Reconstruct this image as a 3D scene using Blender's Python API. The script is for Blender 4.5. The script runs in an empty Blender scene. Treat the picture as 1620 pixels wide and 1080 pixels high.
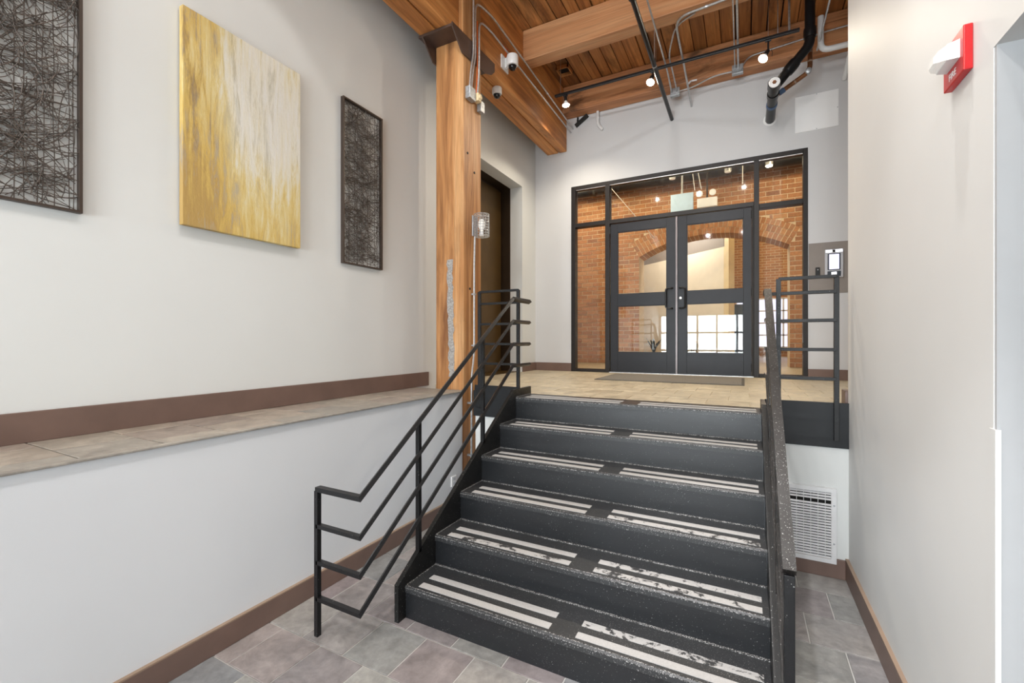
import bpy, bmesh, math, random
from mathutils import Vector, Matrix
S = bpy.context.scene
COL = S.collection
R = math.radians
# ------------------------------------------------------------------ camera, world, large lights, exposure
cam = bpy.data.objects.new('camera', bpy.data.cameras.new('camera'))
COL.objects.link(cam)
cam.data.sensor_width = 36.0
cam.data.lens = 701.7 * 36 / 1620
cam.data.shift_y = -2 / 1620
cam.data.clip_start = 0.02
cam.location = (0, 0, 1.551)
cam.rotation_euler = (R(90), 0, 0.48187)
S.camera = cam
W = bpy.data.worlds.new('world'); S.world = W; W.use_nodes = True
W.node_tree.nodes['Background'].inputs[0].default_value = (0.80, 0.89, 1.0, 1)
W.node_tree.nodes['Background'].inputs[1].default_value = 1.0
S.view_settings.view_transform = 'Standard'
S.view_settings.look = 'None'
S.view_settings.exposure = 0.39
S.view_settings.gamma = 1.0
S.view_settings.use_curve_mapping = False
S.cycles.use_denoising = True
S.cycles.max_bounces = 8
S.cycles.transparent_max_bounces = 16
S.cycles.sample_clamp_indirect = 6

def area(name, loc, rot, sx, sy, power, col=(1, 1, 1)):
    l = bpy.data.lights.new(name, 'AREA'); l.shape = 'RECTANGLE'; l.size = sx; l.size_y = sy
    l.energy = power; l.color = col
    o = bpy.data.objects.new(name, l); COL.objects.link(o)
    o.location = loc; o.rotation_euler = rot
    return o
def spot(name, loc, target, power, angle, blend=.3, col=(1, .93, .82), size=.05):
    l = bpy.data.lights.new(name, 'SPOT'); l.energy = power; l.spot_size = R(angle); l.spot_blend = blend
    l.color = col; l.shadow_soft_size = size
    o = bpy.data.objects.new(name, l); COL.objects.link(o); o.location = loc
    o.rotation_euler = (Vector(target) - Vector(loc)).to_track_quat('-Z', 'Y').to_euler()
    return o
def point(name, loc, power, col=(1, .85, .65), size=.1):
    l = bpy.data.lights.new(name, 'POINT'); l.energy = power; l.color = col; l.shadow_soft_size = size
    o = bpy.data.objects.new(name, l); COL.objects.link(o); o.location = loc
    return o
# daylight at the entrance window behind the viewer
area('daylight_rear_window', (-1.2, -5.16, 1.5), (R(90), 0, 0), 3.3, 2.0, 470, (.90, .955, 1))
for (x, y, p) in ((-2.0, -2.4, 95), (-1.0, -2.4, 95), (.0, -2.4, 95), (-1.8, 2.1, 62), (-.9, 2.1, 62), (.0, 2.1, 62)):  # unseen floods added as frontal fill for the back wall
    spot('back_wall_fill', (x, y, 4.85), (x * .55 - .35, 6.4, 1.6), p, 84, .9, (1, .985, .96), .03)
# unseen wide spots added as general fill over hall and landing
for (x, y, p) in ((-1.0, -2.2, 95), (-.95, -.5, 95), (-.85, 1.0, 95), (-.75, 2.5, 90), (-.6, 4.1, 60)):
    spot('hall_fill_spot', (x, y, 4.8), (x + .1, y + .4, 0), p, 108, .9, (1, .985, .965), .12)
spot('art_spot', (-1.35, 1.50, 4.8), (-2.9, 1.6, 2.7), 24, 58, .25, (1, .97, .92))
spot('art_spot', (-1.35, 0.45, 4.8), (-2.9, 0.6, 2.7), 24, 58, .25, (1, .97, .92))
spot('right_wall_fill', (-1.5, 1.6, 4.8), (.6, 2.6, .7), 36, 62, .9, (1, .985, .96), .10)  # added out of view to lift the right wall
spot('alarm_downlight', (.17, 1.80, 4.8), (.42, 1.95, 0), 125, 44, .8, (1, .98, .95), .02)
spot('stair_spot', (-.5, -.9, 4.8), (.05, 2.15, .2), 420, 22, .5, (.97, .98, 1), .06)
spot('rail_spot', (-1.6, .25, 4.8), (-1.75, 1.75, 0), 70, 26, .5, (1, .98, .95), .04)
point('hall_lamp_light', (.9, 7.1, 4.45), 60, (1, .80, .50), .12)
point('hall_lamp_light', (-2.0, 7.1, 4.45), 60, (1, .80, .50), .12)
point('hall_lamp_light', (-3.2, 7.6, 4.3), 40, (1, .80, .50), .12)
point('lounge_light', (.4, 10.6, 4.2), 60, (1, .78, .45), .15)
point('lounge_light', (-1.6, 10.0, 4.2), 90, (1, .95, .86), .15)
point('lounge_light', (.8, 13.2, 4.2), 60, (1, .80, .50), .15)

# ------------------------------------------------------------------ material helpers
MATS = {}
def newmat(name):
    m = bpy.data.materials.new(name); m.use_nodes = True
    nt = m.node_tree; b = nt.nodes['Principled BSDF']
    MATS[name] = m
    return m, nt, b
def N(nt, t, **k):
    n = nt.nodes.new(t)
    for a, v in k.items(): setattr(n, a, v)
    return n
def L(nt, a, b): nt.links.new(a, b)
def pos(nt, scale=(1, 1, 1), rnd=0.0):
    """world position, optionally shifted per object, then scaled"""
    g = N(nt, 'ShaderNodeNewGeometry')
    out = g.outputs['Position']
    if rnd:
        oi = N(nt, 'ShaderNodeObjectInfo'); mu = N(nt, 'ShaderNodeMath', operation='MULTIPLY')
        L(nt, oi.outputs['Random'], mu.inputs[0]); mu.inputs[1].default_value = rnd
        ad = N(nt, 'ShaderNodeVectorMath', operation='ADD')
        L(nt, out, ad.inputs[0]); L(nt, mu.outputs[0], ad.inputs[1]); out = ad.outputs[0]
    ma = N(nt, 'ShaderNodeVectorMath', operation='MULTIPLY'); ma.inputs[1].default_value = scale
    L(nt, out, ma.inputs[0])
    return ma.outputs[0]
def noise(nt, vec, scale, detail=4, rough=.55, dist=0):
    n = N(nt, 'ShaderNodeTexNoise'); n.inputs['Scale'].default_value = scale
    n.inputs['Detail'].default_value = detail; n.inputs['Roughness'].default_value = rough
    n.inputs['Distortion'].default_value = dist
    L(nt, vec, n.inputs['Vector']); return n.outputs['Fac']
def ramp(nt, fac, stops):
    r = N(nt, 'ShaderNodeValToRGB'); e = r.color_ramp.elements
    while len(e) < len(stops): e.new(.5)
    for i, (p, c) in enumerate(stops):
        e[i].position = p
        e[i].color = (c, c, c, 1) if isinstance(c, (int, float)) else (*c, 1)
    L(nt, fac, r.inputs[0]); return r.outputs[0]
def mix(nt, fac, a, b, mode='MIX'):
    m = N(nt, 'ShaderNodeMix', data_type='RGBA', blend_type=mode)
    for s, v in ((0, fac), (6, a), (7, b)):
        if hasattr(v, 'is_output'): L(nt, v, m.inputs[s])
        else: m.inputs[s].default_value = v if s == 0 else (*v, 1)
    return m.outputs[2]
def bump(nt, b, h, strength, dist=.01):
    n = N(nt, 'ShaderNodeBump'); n.inputs['Strength'].default_value = strength; n.inputs['Distance'].default_value = dist
    L(nt, h, n.inputs['Height']); L(nt, n.outputs[0], b.inputs['Normal'])
def plain(name, col, rough=.5, metal=0, spec=.5, vary=.06, nscale=9, bmp=0, emit=None, estr=0):
    m, nt, b = newmat(name)
    b.inputs['Roughness'].default_value = rough; b.inputs['Metallic'].default_value = metal
    b.inputs['Specular IOR Level'].default_value = spec
    f = noise(nt, pos(nt), nscale)
    lo = tuple(c * (1 - vary) for c in col); hi = tuple(min(1, c * (1 + vary)) for c in col)
    L(nt, ramp(nt, f, [(.3, lo), (.7, hi)]), b.inputs['Base Color'])
    if bmp: bump(nt, b, noise(nt, pos(nt), nscale * 12, 3), bmp, .002)
    if emit:
        b.inputs['Emission Color'].default_value = (*emit, 1); b.inputs['Emission Strength'].default_value = estr
    return m
def wood(name, axis, c0, c1, c2, rough=.55, stain=0.0, sc=7):
    m, nt, b = newmat(name)
    s = [1, 1, 1]; s[axis] = .07
    v = pos(nt, tuple(s), 17.0)
    f = noise(nt, v, sc, 5, .6, 1.2)
    col = ramp(nt, f, [(.28, c0), (.5, c1), (.72, c2)])
    s2 = [1, 1, 1]; s2[axis] = .03
    g = noise(nt, pos(nt, tuple(s2), 17.0), 70, 3, .6)
    col = mix(nt, .55, col, ramp(nt, g, [(.25, .45), (.6, 1.0)]), 'MULTIPLY')
    oi = N(nt, 'ShaderNodeObjectInfo')
    col = mix(nt, 1.0, col, ramp(nt, oi.outputs['Random'], [(0, .78), (1, 1.12)]), 'MULTIPLY')
    if stain:
        s3 = [1, 1, 1]; s3[axis] = .3
        st = noise(nt, pos(nt, tuple(s3), 9.0), 3.2, 5, .65, .6)
        col = mix(nt, ramp(nt, st, [(.60 - .1 * stain, 0.0), (.66, stain)]), col, (.035, .018, .009))
    L(nt, col, b.inputs['Base Color']); b.inputs['Roughness'].default_value = rough
    bump(nt, b, g, .25, .004)
    return m

plain('paint_white', (.69, .703, .695), .6, vary=.02, nscale=1.2, bmp=.05)
plain('paint_low', (.69, .705, .73), .5, vary=.02, nscale=1.2, bmp=.04)
plain('paint_right', (.71, .705, .69), .55, vary=.02, nscale=1.2, bmp=.05)
plain('paint_back', (.60, .602, .612), .6, vary=.02, nscale=1.2, bmp=.05)
plain('paint_cool_dimmed', (.44, .445, .455), .6, vary=.02)  # cool grey, darkened to offset the strong light on the jamb
plain('paint_taupe', (.25, .22, .20), .6, vary=.03)
plain('paint_cream', (.78, .70, .57), .7, vary=.03)
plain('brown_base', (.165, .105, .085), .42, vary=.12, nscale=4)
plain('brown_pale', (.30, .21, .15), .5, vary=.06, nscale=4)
plain('grout', (.52, .51, .49), .9)
plain('grout_beige', (.50, .42, .29), .9)
plain('steel_brown', (.10, .065, .052), .45, .4, vary=.15)
plain('frame_dark', (.016, .0125, .0115), .42, 0, .32, vary=.1)
plain('door_dark', (.015, .016, .021), .42, 0, .32, vary=.1)
plain('door_strip', (.15, .13, .13), .35, .8)
plain('black_satin', (.012, .012, .013), .32)
plain('black_pipe', (.007, .007, .008), .30, 0, .35)
plain('black_matte', (.018, .017, .016), .7)
plain('galvanised', (.55, .56, .57), .38, .85, vary=.15, nscale=40)
plain('steel_box', (.42, .44, .46), .45, .6, vary=.25, nscale=60)
plain('copper', (.23, .10, .045), .4, .6, vary=.35, nscale=14)
plain('blue_tape', (.06, .12, .25), .5)
plain('pipe_white', (.75, .76, .77), .35)
plain('plastic_white', (.80, .80, .80), .35)
plain('panel_white', (.88, .89, .90), .4, vary=.01)
plain('plastic_cream', (.75, .60, .36), .5)
plain('plastic_grey', (.50, .51, .55), .4)
plain('orange_wire', (.75, .13, .02), .5)
plain('red_alarm', (.55, .012, .016), .3)
plain('lens', (.005, .005, .006), .06)
plain('grille_white', (.76, .76, .77), .4)
plain('dark_void', (.008, .007, .006), .9)
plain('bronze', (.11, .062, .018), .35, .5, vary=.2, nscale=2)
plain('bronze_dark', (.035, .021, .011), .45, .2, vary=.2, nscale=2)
plain('mat_grey', (.20, .18, .15), .95, vary=.2, nscale=120, bmp=.5)
plain('mat_edge', (.10, .09, .075), .9)
plain('chrome', (.8, .8, .8), .2, 1)
plain('screen_lit', (.4, .4, .5), .3, emit=(.72, .70, .95), estr=1.1)
plain('led_white', (.9, .9, .9), .3, emit=(.92, .92, 1), estr=4)
plain('bulb', (1, .95, .85), .3, emit=(1, .86, .62), estr=22)
plain('bulb_glass', (.85, .84, .80), .15, emit=(1, .96, .9), estr=.15)
plain('board_pale', (.50, .68, .86), .5)
plain('furniture_olive', (.22, .17, .08), .8, vary=.3)
plain('furniture_white', (.82, .84, .87), .35)
plain('furniture_dark', (.035, .045, .06), .45)
plain('art_frame', (.060, .042, .032), .45, .3)
plain('art_wire', (.095, .075, .062), .5, 0, vary=.3, nscale=30)
plain('text_white', (.85, .85, .85), .5)
plain('hall_ceiling', (.030, .024, .020), .8)

wood('wood_post', 2, (.22, .075, .020), (.56, .26, .092), (.80, .47, .22), sc=6, stain=.2)
wood('wood_girder', 1, (.28, .095, .022), (.56, .225, .060), (.74, .36, .12), sc=7, stain=.5)
wood('wood_joist', 0, (.44, .18, .065), (.66, .31, .135), (.76, .42, .21), sc=6)
wood('wood_joist_worn', 0, (.28, .105, .04), (.55, .24, .10), (.70, .37, .18), sc=6, stain=.75)
wood('wood_plank', 1, (.24, .085, .025), (.52, .215, .066), (.70, .34, .12), sc=8, stain=.6)

def slate(name, stops, rough, bmp=.25):
    m, nt, b = newmat(name)
    oi = N(nt, 'ShaderNodeObjectInfo')
    base = ramp(nt, oi.outputs['Random'], stops)
    f = noise(nt, pos(nt, (1, 1, 1), 11.0), 7, 7, .65, .8)
    col = mix(nt, 1.0, base, ramp(nt, f, [(.3, .72), (.7, 1.22)]), 'MULTIPLY')
    f2 = noise(nt, pos(nt, (1, 1, 1), 5.0), 22, 6, .7, .5)
    col = mix(nt, .5, col, ramp(nt, f2, [(.35, .7), (.65, 1.15)]), 'MULTIPLY')
    L(nt, col, b.inputs['Base Color'])
    L(nt, ramp(nt, f, [(.3, rough), (.7, rough + .18)]), b.inputs['Roughness'])
    bump(nt, b, f2, bmp, .004)
    return m
slate('slate', [(0, (.27, .27, .262)), (.25, (.32, .305, .285)), (.45, (.24, .25, .258)), (.62, (.29, .24, .235)), (.8, (.34, .335, .315)), (1, (.27, .235, .24))], .30)
slate('tile_beige', [(0, (.46, .39, .275)), (.5, (.52, .45, .325)), (1, (.49, .42, .30))], .38, .08)
slate('tile_ledge', [(0, (.34, .30, .25)), (.4, (.30, .28, .25)), (.7, (.38, .33, .27)), (1, (.32, .27, .235))], .40, .15)

def speckled(name, base, thr, rough, sc=170, spec=.36):
    m, nt, b = newmat(name); b.inputs['Specular IOR Level'].default_value = spec
    f = noise(nt, pos(nt), sc, 2, .6)
    big = noise(nt, pos(nt), 3.1, 4, .6)
    mm = N(nt, 'ShaderNodeMath', operation='MULTIPLY_ADD'); L(nt, big, mm.inputs[0]); mm.inputs[1].default_value = .16
    L(nt, f, mm.inputs[2])
    k = ramp(nt, mm.outputs[0], [(thr, 0.0), (min(1, thr + .05), 1.0)])
    col = mix(nt, k, base, (.42, .41, .40))
    L(nt, col, b.inputs['Base Color'])
    r = ramp(nt, noise(nt, pos(nt, (.18, 1, 1.6)), 12, 4), [(.3, rough - .02), (.7, rough + .10)])
    L(nt, r, b.inputs['Roughness'])
    bump(nt, b, noise(nt, pos(nt), 260, 2), .25, .002)
    return m
speckled('stair_black', (.011, .012, .014), .77, .31, 170, .5)
speckled('tread_black', (.026, .027, .029), .735, .34, 200, .5)
speckled('stringer_black', (.010, .010, .010), .755, .35, 130)
speckled('rail_black', (.008, .008, .009), .80, .33)
speckled('rail_worn', (.014, .012, .011), .735, .33, 210)
speckled('edge_worn', (.03, .03, .03), .60, .5, 190)
speckled('fascia_black', (.007, .008, .010), .86, .40)

def strip_mat(name, wear):
    m, nt, b = newmat(name)
    f = noise(nt, pos(nt), 11, 7, .75, .4)
    k = ramp(nt, f, [(wear, 0.0), (wear + .05, 1.0)])
    g = noise(nt, pos(nt), 120, 2)
    col = mix(nt, k, (.035, .035, .036), mix(nt, g, (.35, .34, .33), (.50, .49, .48)))
    L(nt, col, b.inputs['Base Color']); b.inputs['Roughness'].default_value = .75
    bump(nt, b, g, .3, .002)
strip_mat('grip', .18)
strip_mat('grip_worn', .43)

def brick_mat():
    m, nt, b = newmat('brick')
    g = N(nt, 'ShaderNodeNewGeometry'); oi = N(nt, 'ShaderNodeObjectInfo')
    ad = N(nt, 'ShaderNodeMath', operation='ADD'); L(nt, g.outputs['Random Per Island'], ad.inputs[0]); L(nt, oi.outputs['Random'], ad.inputs[1])
    fr = N(nt, 'ShaderNodeMath', operation='FRACT'); L(nt, ad.outputs[0], fr.inputs[0])
    col = ramp(nt, fr.outputs[0], [(0, (.36, .16, .075)), (.3, (.50, .23, .10)), (.6, (.42, .19, .09)), (.85, (.56, .29, .14)), (1, (.30, .14, .08))])
    f = noise(nt, pos(nt), 25, 5, .65)
    col = mix(nt, .7, col, ramp(nt, f, [(.3, .6), (.7, 1.25)]), 'MULTIPLY')
    L(nt, col, b.inputs['Base Color']); b.inputs['Roughness'].default_value = .85
    bump(nt, b, f, .4, .006)
brick_mat()
plain('mortar', (.72, .58, .40), .9, vary=.15, nscale=20)
def far_brick():
    m, nt, b = newmat('brick_far')
    v = N(nt, 'ShaderNodeVectorMath', operation='ADD')
    g = N(nt, 'ShaderNodeNewGeometry'); sx = N(nt, 'ShaderNodeSeparateXYZ'); L(nt, g.outputs['Position'], sx.inputs[0])
    a = N(nt, 'ShaderNodeMath', operation='ADD'); L(nt, sx.outputs[0], a.inputs[0]); L(nt, sx.outputs[1], a.inputs[1])
    c = N(nt, 'ShaderNodeCombineXYZ'); L(nt, a.outputs[0], c.inputs[0]); L(nt, sx.outputs[2], c.inputs[1])
    t = N(nt, 'ShaderNodeTexBrick'); L(nt, c.outputs[0], t.inputs['Vector'])
    t.inputs['Scale'].default_value = 1; t.inputs['Brick Width'].default_value = .215; t.inputs['Row Height'].default_value = .077
    t.inputs['Mortar Size'].default_value = .007
    t.inputs['Color1'].default_value = (.30, .13, .05, 1); t.inputs['Color2'].default_value = (.44, .20, .08, 1); t.inputs['Mortar'].default_value = (.55, .42, .27, 1)
    L(nt, t.outputs['Color'], b.inputs['Base Color']); b.inputs['Roughness'].default_value = .85
far_brick()
def glass_mat():
    m, nt, b = newmat('glass'); nt.nodes.remove(b)
    out = nt.nodes['Material Output']
    g = N(nt, 'ShaderNodeNewGeometry'); io = N(nt, 'ShaderNodeMix', data_type='FLOAT')
    L(nt, g.outputs['Backfacing'], io.inputs[0]); io.inputs[2].default_value = 1.52; io.inputs[3].default_value = 1 / 1.52
    fr = N(nt, 'ShaderNodeFresnel'); L(nt, io.outputs[0], fr.inputs[0])
    tr = N(nt, 'ShaderNodeBsdfTransparent'); tr.inputs[0].default_value = (.97, .98, .975, 1)
    gl = N(nt, 'ShaderNodeBsdfGlossy'); gl.inputs['Roughness'].default_value = .02
    mx = N(nt, 'ShaderNodeMixShader'); L(nt, fr.outputs[0], mx.inputs[0]); L(nt, tr.outputs[0], mx.inputs[1]); L(nt, gl.outputs[0], mx.inputs[2])
    L(nt, mx.outputs[0], out.inputs[0])
glass_mat()
def canvas_mat():
    m, nt, b = newmat('canvas')
    # y runs 1.39..2.165 across, z 2.22..3.50 up
    g = N(nt, 'ShaderNodeNewGeometry'); sx = N(nt, 'ShaderNodeSeparateXYZ'); L(nt, g.outputs['Position'], sx.inputs[0])
    def lin(sock, a0, a1):
        mr = N(nt, 'ShaderNodeMapRange'); L(nt, sock, mr.inputs[0]); mr.inputs[1].default_value = a0; mr.inputs[2].default_value = a1; return mr.outputs[0]
    u = lin(sx.outputs[1], 1.39, 2.165); v = lin(sx.outputs[2], 2.22, 3.50)
    n1 = noise(nt, pos(nt, (1, 1, .16)), 9, 8, .7, .5)
    n2 = noise(nt, pos(nt, (1, 1, .10)), 24, 8, .72, .8)
    n3 = noise(nt, pos(nt, (1, 1, .35)), 4.5, 6, .65, .4)
    fine = noise(nt, pos(nt, (1, 1, .5)), 70, 5, .7)
    def add(*t):
        o = None
        for sock, k in t:
            mm = N(nt, 'ShaderNodeMath', operation='MULTIPLY_ADD'); L(nt, sock, mm.inputs[0]); mm.inputs[1].default_value = k
            if o is None: mm.inputs[2].default_value = 0
            else: L(nt, o, mm.inputs[2])
            o = mm.outputs[0]
        return o
    ul = ramp(nt, u, [(0, 1.0), (.22, .75), (.42, .12), (.7, .0), (1, .12)])
    vl = ramp(nt, v, [(0, 1.0), (.25, .72), (.5, .2), (.75, .0), (1, .25)])
    f = add((n1, .46), (n2, .60), (ul, .25), (vl, .25), (n3, .10))
    col = ramp(nt, f, [(.56, (.74, .725, .68)), (.67, (.72, .68, .56)), (.76, (.68, .56, .27)), (.86, (.62, .43, .12)), (.97, (.45, .29, .09))])
    grey = add((n2, 1.0), (n3, .55))
    col = mix(nt, ramp(nt, grey, [(.80, 0.0), (.93, .55)]), col, (.40, .40, .37))
    br = add((n1, .7), (n2, .5), (ul, .22))
    col = mix(nt, ramp(nt, br, [(.82, 0.0), (.92, .6)]), col, (.23, .145, .07))
    L(nt, col, b.inputs['Base Color']); b.inputs['Roughness'].default_value = .6
    bump(nt, b, add((n2, .6), (fine, .5)), .6, .006)
canvas_mat()
def patch_mat():
    m, nt, b = newmat('cement_patch')
    f = noise(nt, pos(nt), 60, 6, .7)
    L(nt, ramp(nt, f, [(.3, (.20, .18, .17)), (.7, (.52, .50, .47))]), b.inputs['Base Color']); b.inputs['Roughness'].default_value = .9
    bump(nt, b, f, .8, .01)
patch_mat()

# ------------------------------------------------------------------ mesh helpers
WL = {}     # world location of every object built
class G:
    def __init__(self): self.bm = bmesh.new()
    def box(self, x0, x1, y0, y1, z0, z1, bev=0):
        t = bmesh.new() if bev else self.bm
        vs = [t.verts.new((x, y, z)) for x in (min(x0, x1), max(x0, x1)) for y in (min(y0, y1), max(y0, y1)) for z in (min(z0, z1), max(z0, z1))]
        for f in ((0, 1, 3, 2), (4, 6, 7, 5), (0, 4, 5, 1), (2, 3, 7, 6), (0, 2, 6, 4), (1, 5, 7, 3)): t.faces.new([vs[i] for i in f])
        if bev:
            bmesh.ops.bevel(t, geom=list(t.edges), offset=bev, segments=2, affect='EDGES', profile=.5)
            self.join(t)
        return self
    def join(self, t, M=None):
        me = bpy.data.meshes.new('t')
        if M is not None: t.transform(M)
        t.to_mesh(me); t.free(); self.bm.from_mesh(me); bpy.data.meshes.remove(me)
        return self
    def rings(self, rs, cap=True, close=False):
        vv = [[self.bm.verts.new(p) for p in r] for r in rs]; n = len(rs[0])
        m = len(vv)
        for i in range(m if close else m - 1):
            a, b = vv[i], vv[(i + 1) % m]
            for k in range(n): self.bm.faces.new((a[k], a[(k + 1) % n], b[(k + 1) % n], b[k]))
        if cap and not close:
            self.bm.faces.new(vv[0][::-1]); self.bm.faces.new(vv[-1])
        return self
    def sweep(self, pts, prof, up=(0, 0, 1)):
        """mitred sweep of a profile (list of (right, up) pairs) along a polyline"""
        P = [Vector(p) for p in pts]; rs = []
        n = len(P); segs = [(P[i + 1] - P[i]).normalized() for i in range(n - 1)]
        u0 = Vector(up)
        def frame(t, ref):
            r = t.cross(ref)
            if r.length < 1e-4: r = t.cross(Vector((1, 0, 0)))
            r.normalize(); return r, r.cross(t).normalized()
        # parallel transport of frames per segment
        r, u = frame(segs[0], u0); fr = [(r, u)]
        for i in range(1, n - 1):
            q = segs[i - 1].rotation_difference(segs[i]); fr.append((q @ fr[-1][0], q @ fr[-1][1]))
        for i in range(n):
            if i == 0: pl = segs[0]; s = 0
            elif i == n - 1: pl = segs[-1]; s = n - 2
            else:
                pl = (segs[i - 1] + segs[i]).normalized(); s = i - 1
            ring = []
            for a, b in prof:
                d = fr[s][0] * a + fr[s][1] * b
                t = segs[s]; k = -d.dot(pl) / t.dot(pl)
                ring.append(P[i] + d + t * k)
            rs.append(ring)
        return self.rings(rs)
    def bar(self, pts, w, h, up=(0, 0, 1)):
        return self.sweep(pts, [(-w / 2, -h / 2), (w / 2, -h / 2), (w / 2, h / 2), (-w / 2, h / 2)], up)
    def tube(self, pts, r, n=10, fillet=0, fs=5):
        if fillet: pts = fil(pts, fillet, fs)
        return self.sweep(pts, [(r * math.cos(2 * math.pi * k / n), r * math.sin(2 * math.pi * k / n)) for k in range(n)], (.13, .21, .97))
    def lathe(self, prof, c, axis=(0, 0, 1), n=24):
        """prof: (radius, height) pairs along axis from c"""
        a = Vector(axis).normalized(); q = Vector((0, 0, 1)).rotation_difference(a); c = Vector(c)
        return self.rings([[c + q @ Vector((max(r, 1e-4) * math.cos(2 * math.pi * k / n), max(r, 1e-4) * math.sin(2 * math.pi * k / n), h)) for k in range(n)] for r, h in prof])
    def prism(self, poly, axis, a0, a1):
        """polygon in the two other axes extruded along axis (0,1,2)"""
        def p3(p, a):
            q = list(p); q.insert(axis, a); return q
        return self.rings([[p3(p, a0) for p in poly], [p3(p, a1) for p in poly]])
    def mesh(self, name, smooth=False):
        bm = self.bm; bmesh.ops.recalc_face_normals(bm, faces=bm.faces)
        cs = [v.co for v in bm.verts]
        c = Vector([(min(v[i] for v in cs) + max(v[i] for v in cs)) / 2 for i in range(3)])
        bmesh.ops.translate(bm, verts=bm.verts, vec=-c)
        me = bpy.data.meshes.new(name); bm.to_mesh(me); bm.free()
        if smooth:
            for p in me.polygons: p.use_smooth = True
            try: me.set_sharp_from_angle(angle=R(35))
            except Exception: pass
        return me, c
    def fin(self, name, mat, parent=None, smooth=False):
        me, c = self.mesh(name, smooth)
        me.materials.append(MATS[mat])
        return put(name, me, c, parent)
def fil(pts, r, k=5):
    P = [Vector(p) for p in pts]; out = [P[0]]
    for i in range(1, len(P) - 1):
        a = (P[i - 1] - P[i]); b = (P[i + 1] - P[i]); d = min(r, a.length * .48, b.length * .48)
        A = P[i] + a.normalized() * d; B = P[i] + b.normalized() * d
        for j in range(k + 1):
            t = j / k; out.append(A * (1 - t) ** 2 + P[i] * 2 * t * (1 - t) + B * t * t)
    out.append(P[-1]); return out
def put(name, me, c, parent=None):
    o = bpy.data.objects.new(name, me); COL.objects.link(o)
    WL[o] = Vector(c)
    if parent is not None:
        o.parent = parent; o.location = Vector(c) - WL[parent]
    else: o.location = c
    return o
def thing(name, label, cat, loc=(0, 0, 0), group=None):
    o = bpy.data.objects.new(name, None); o.empty_display_size = .1; COL.objects.link(o); o.location = loc; WL[o] = Vector(loc)
    return tag(o, label, cat, group)
def tag(o, label, cat, group=None):
    o['label'] = label; o['category'] = cat
    if group: o['group'] = group
    return o
def struct(o, label=None):
    o['kind'] = 'structure'
    if label: o['label'] = label
    return o
def sthing(name, label, loc=(0, 0, 0)):
    o = bpy.data.objects.new(name, None); o.empty_display_size = .1; COL.objects.link(o); o.location = loc; WL[o] = Vector(loc)
    return struct(o, label)
def bx(name, mat, x0, x1, y0, y1, z0, z1, parent=None, bev=0, smooth=False):
    return G().box(x0, x1, y0, y1, z0, z1, bev).fin(name, mat, parent, smooth)

# ------------------------------------------------------------------ dimensions
LZ = 1.08              # landing level
XW = -2.93             # upper left wall
XL = -2.33             # face of the low wall under the ledge
XR = 0.60              # right wall
YB = 6.40              # back wall
YE = 3.55              # landing edge
CZ = 5.345             # underside of ceiling planks
YN = -5.00             # rear wall
rise, going, y1 = .18, .2708, 1.9167
sxL, sxR = -1.676, .099

# ------------------------------------------------------------------ structure: walls
w = G(); w.box(XW - .2, XW, YN, 4.45, LZ - .1, 5.6); w.box(XW - .2, XW, 5.93, YB, LZ - .1, 5.6); w.box(XW - .2, XW, 4.45, 5.93, 3.84, 5.6)
struct(w.fin('wall_left', 'paint_white'), 'off white painted wall above the tiled ledge with hung art')
lw = sthing('wall_ledge', 'white painted low wall topped by a tiled ledge', (XL, 1, 0))
w = G(); w.box(XW - .2, XL, YN, 3.44, -.1, LZ - .012); w.box(XW - .2, -2.36, 3.44, 3.501, -.1, LZ - .012); w.fin('low_wall', 'paint_low', lw)
w = G(); w.box(XR, XR + .25, 1.672, YE + .02, -.1, 5.6); w.box(XR, XR + .25, 1.66, 1.672, 2.345, 5.6); w.box(XR, XR + .25, YN, 1.66, 2.345, 5.6); w.box(XR, XR + .25, YN, .75, -.1, 2.345)  # last box: unseen low section, added to block rear light from the jamb
struct(w.fin('wall_right', 'paint_right'), 'plain off white wall on the right with red fire alarm')
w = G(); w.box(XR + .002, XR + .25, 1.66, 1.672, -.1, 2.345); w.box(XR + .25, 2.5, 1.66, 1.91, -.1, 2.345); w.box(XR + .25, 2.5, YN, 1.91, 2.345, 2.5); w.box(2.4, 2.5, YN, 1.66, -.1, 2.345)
struct(w.fin('wall_alcove', 'paint_cool_dimmed'), 'cool painted alcove beside the right wall, colour darkened against strong light')
bx('corner_guard', 'paint_right', XR - .002, XR + .010, 1.657, 1.69, .0, 1.31, None); struct(bpy.data.objects['corner_guard'], 'white corner guard strip on the wall edge'); bpy.data.objects['corner_guard'].name = 'trim_corner'
w = G(); w.box(XR + .25, 2.1, YE - .2, YE + .02, LZ - .3, 5.6); w.box(2.0, 2.1, YE, YB, LZ - .3, 5.6)
struct(w.fin('wall_landing_side', 'paint_back'), 'grey white wall closing the landing on the right')
fx0, fx1, fz1 = -2.327, .684, 3.875
w = G(); w.box(XW - .2, fx0, YB, YB + .2, LZ - .1, 5.6); w.box(fx1, 2.1, YB, YB + .2, LZ - .1, 5.6); w.box(fx0, fx1, YB, YB + .2, fz1, 5.6)
struct(w.fin('wall_back', 'paint_back'), 'light grey wall around the glazed double doors')
w = G(); w.box(sxR + .02, XR, YE, YE + .15, -.1, .85)
struct(w.fin('wall_landing_front', 'paint_white'), 'white wall under the landing with vent grille')
w = G(); w.box(-2.15, -1.705, 3.40, 3.55, -.1, .875); w.box(-2.15, -2.05, 3.55, 6.0, -.1, .95); w.box(-2.36, -2.15, 3.83, 3.9, -.1, .95)
struct(w.fin('wall_landing_left', 'paint_white'), 'short white wall under the landing beside the timber post')
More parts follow.
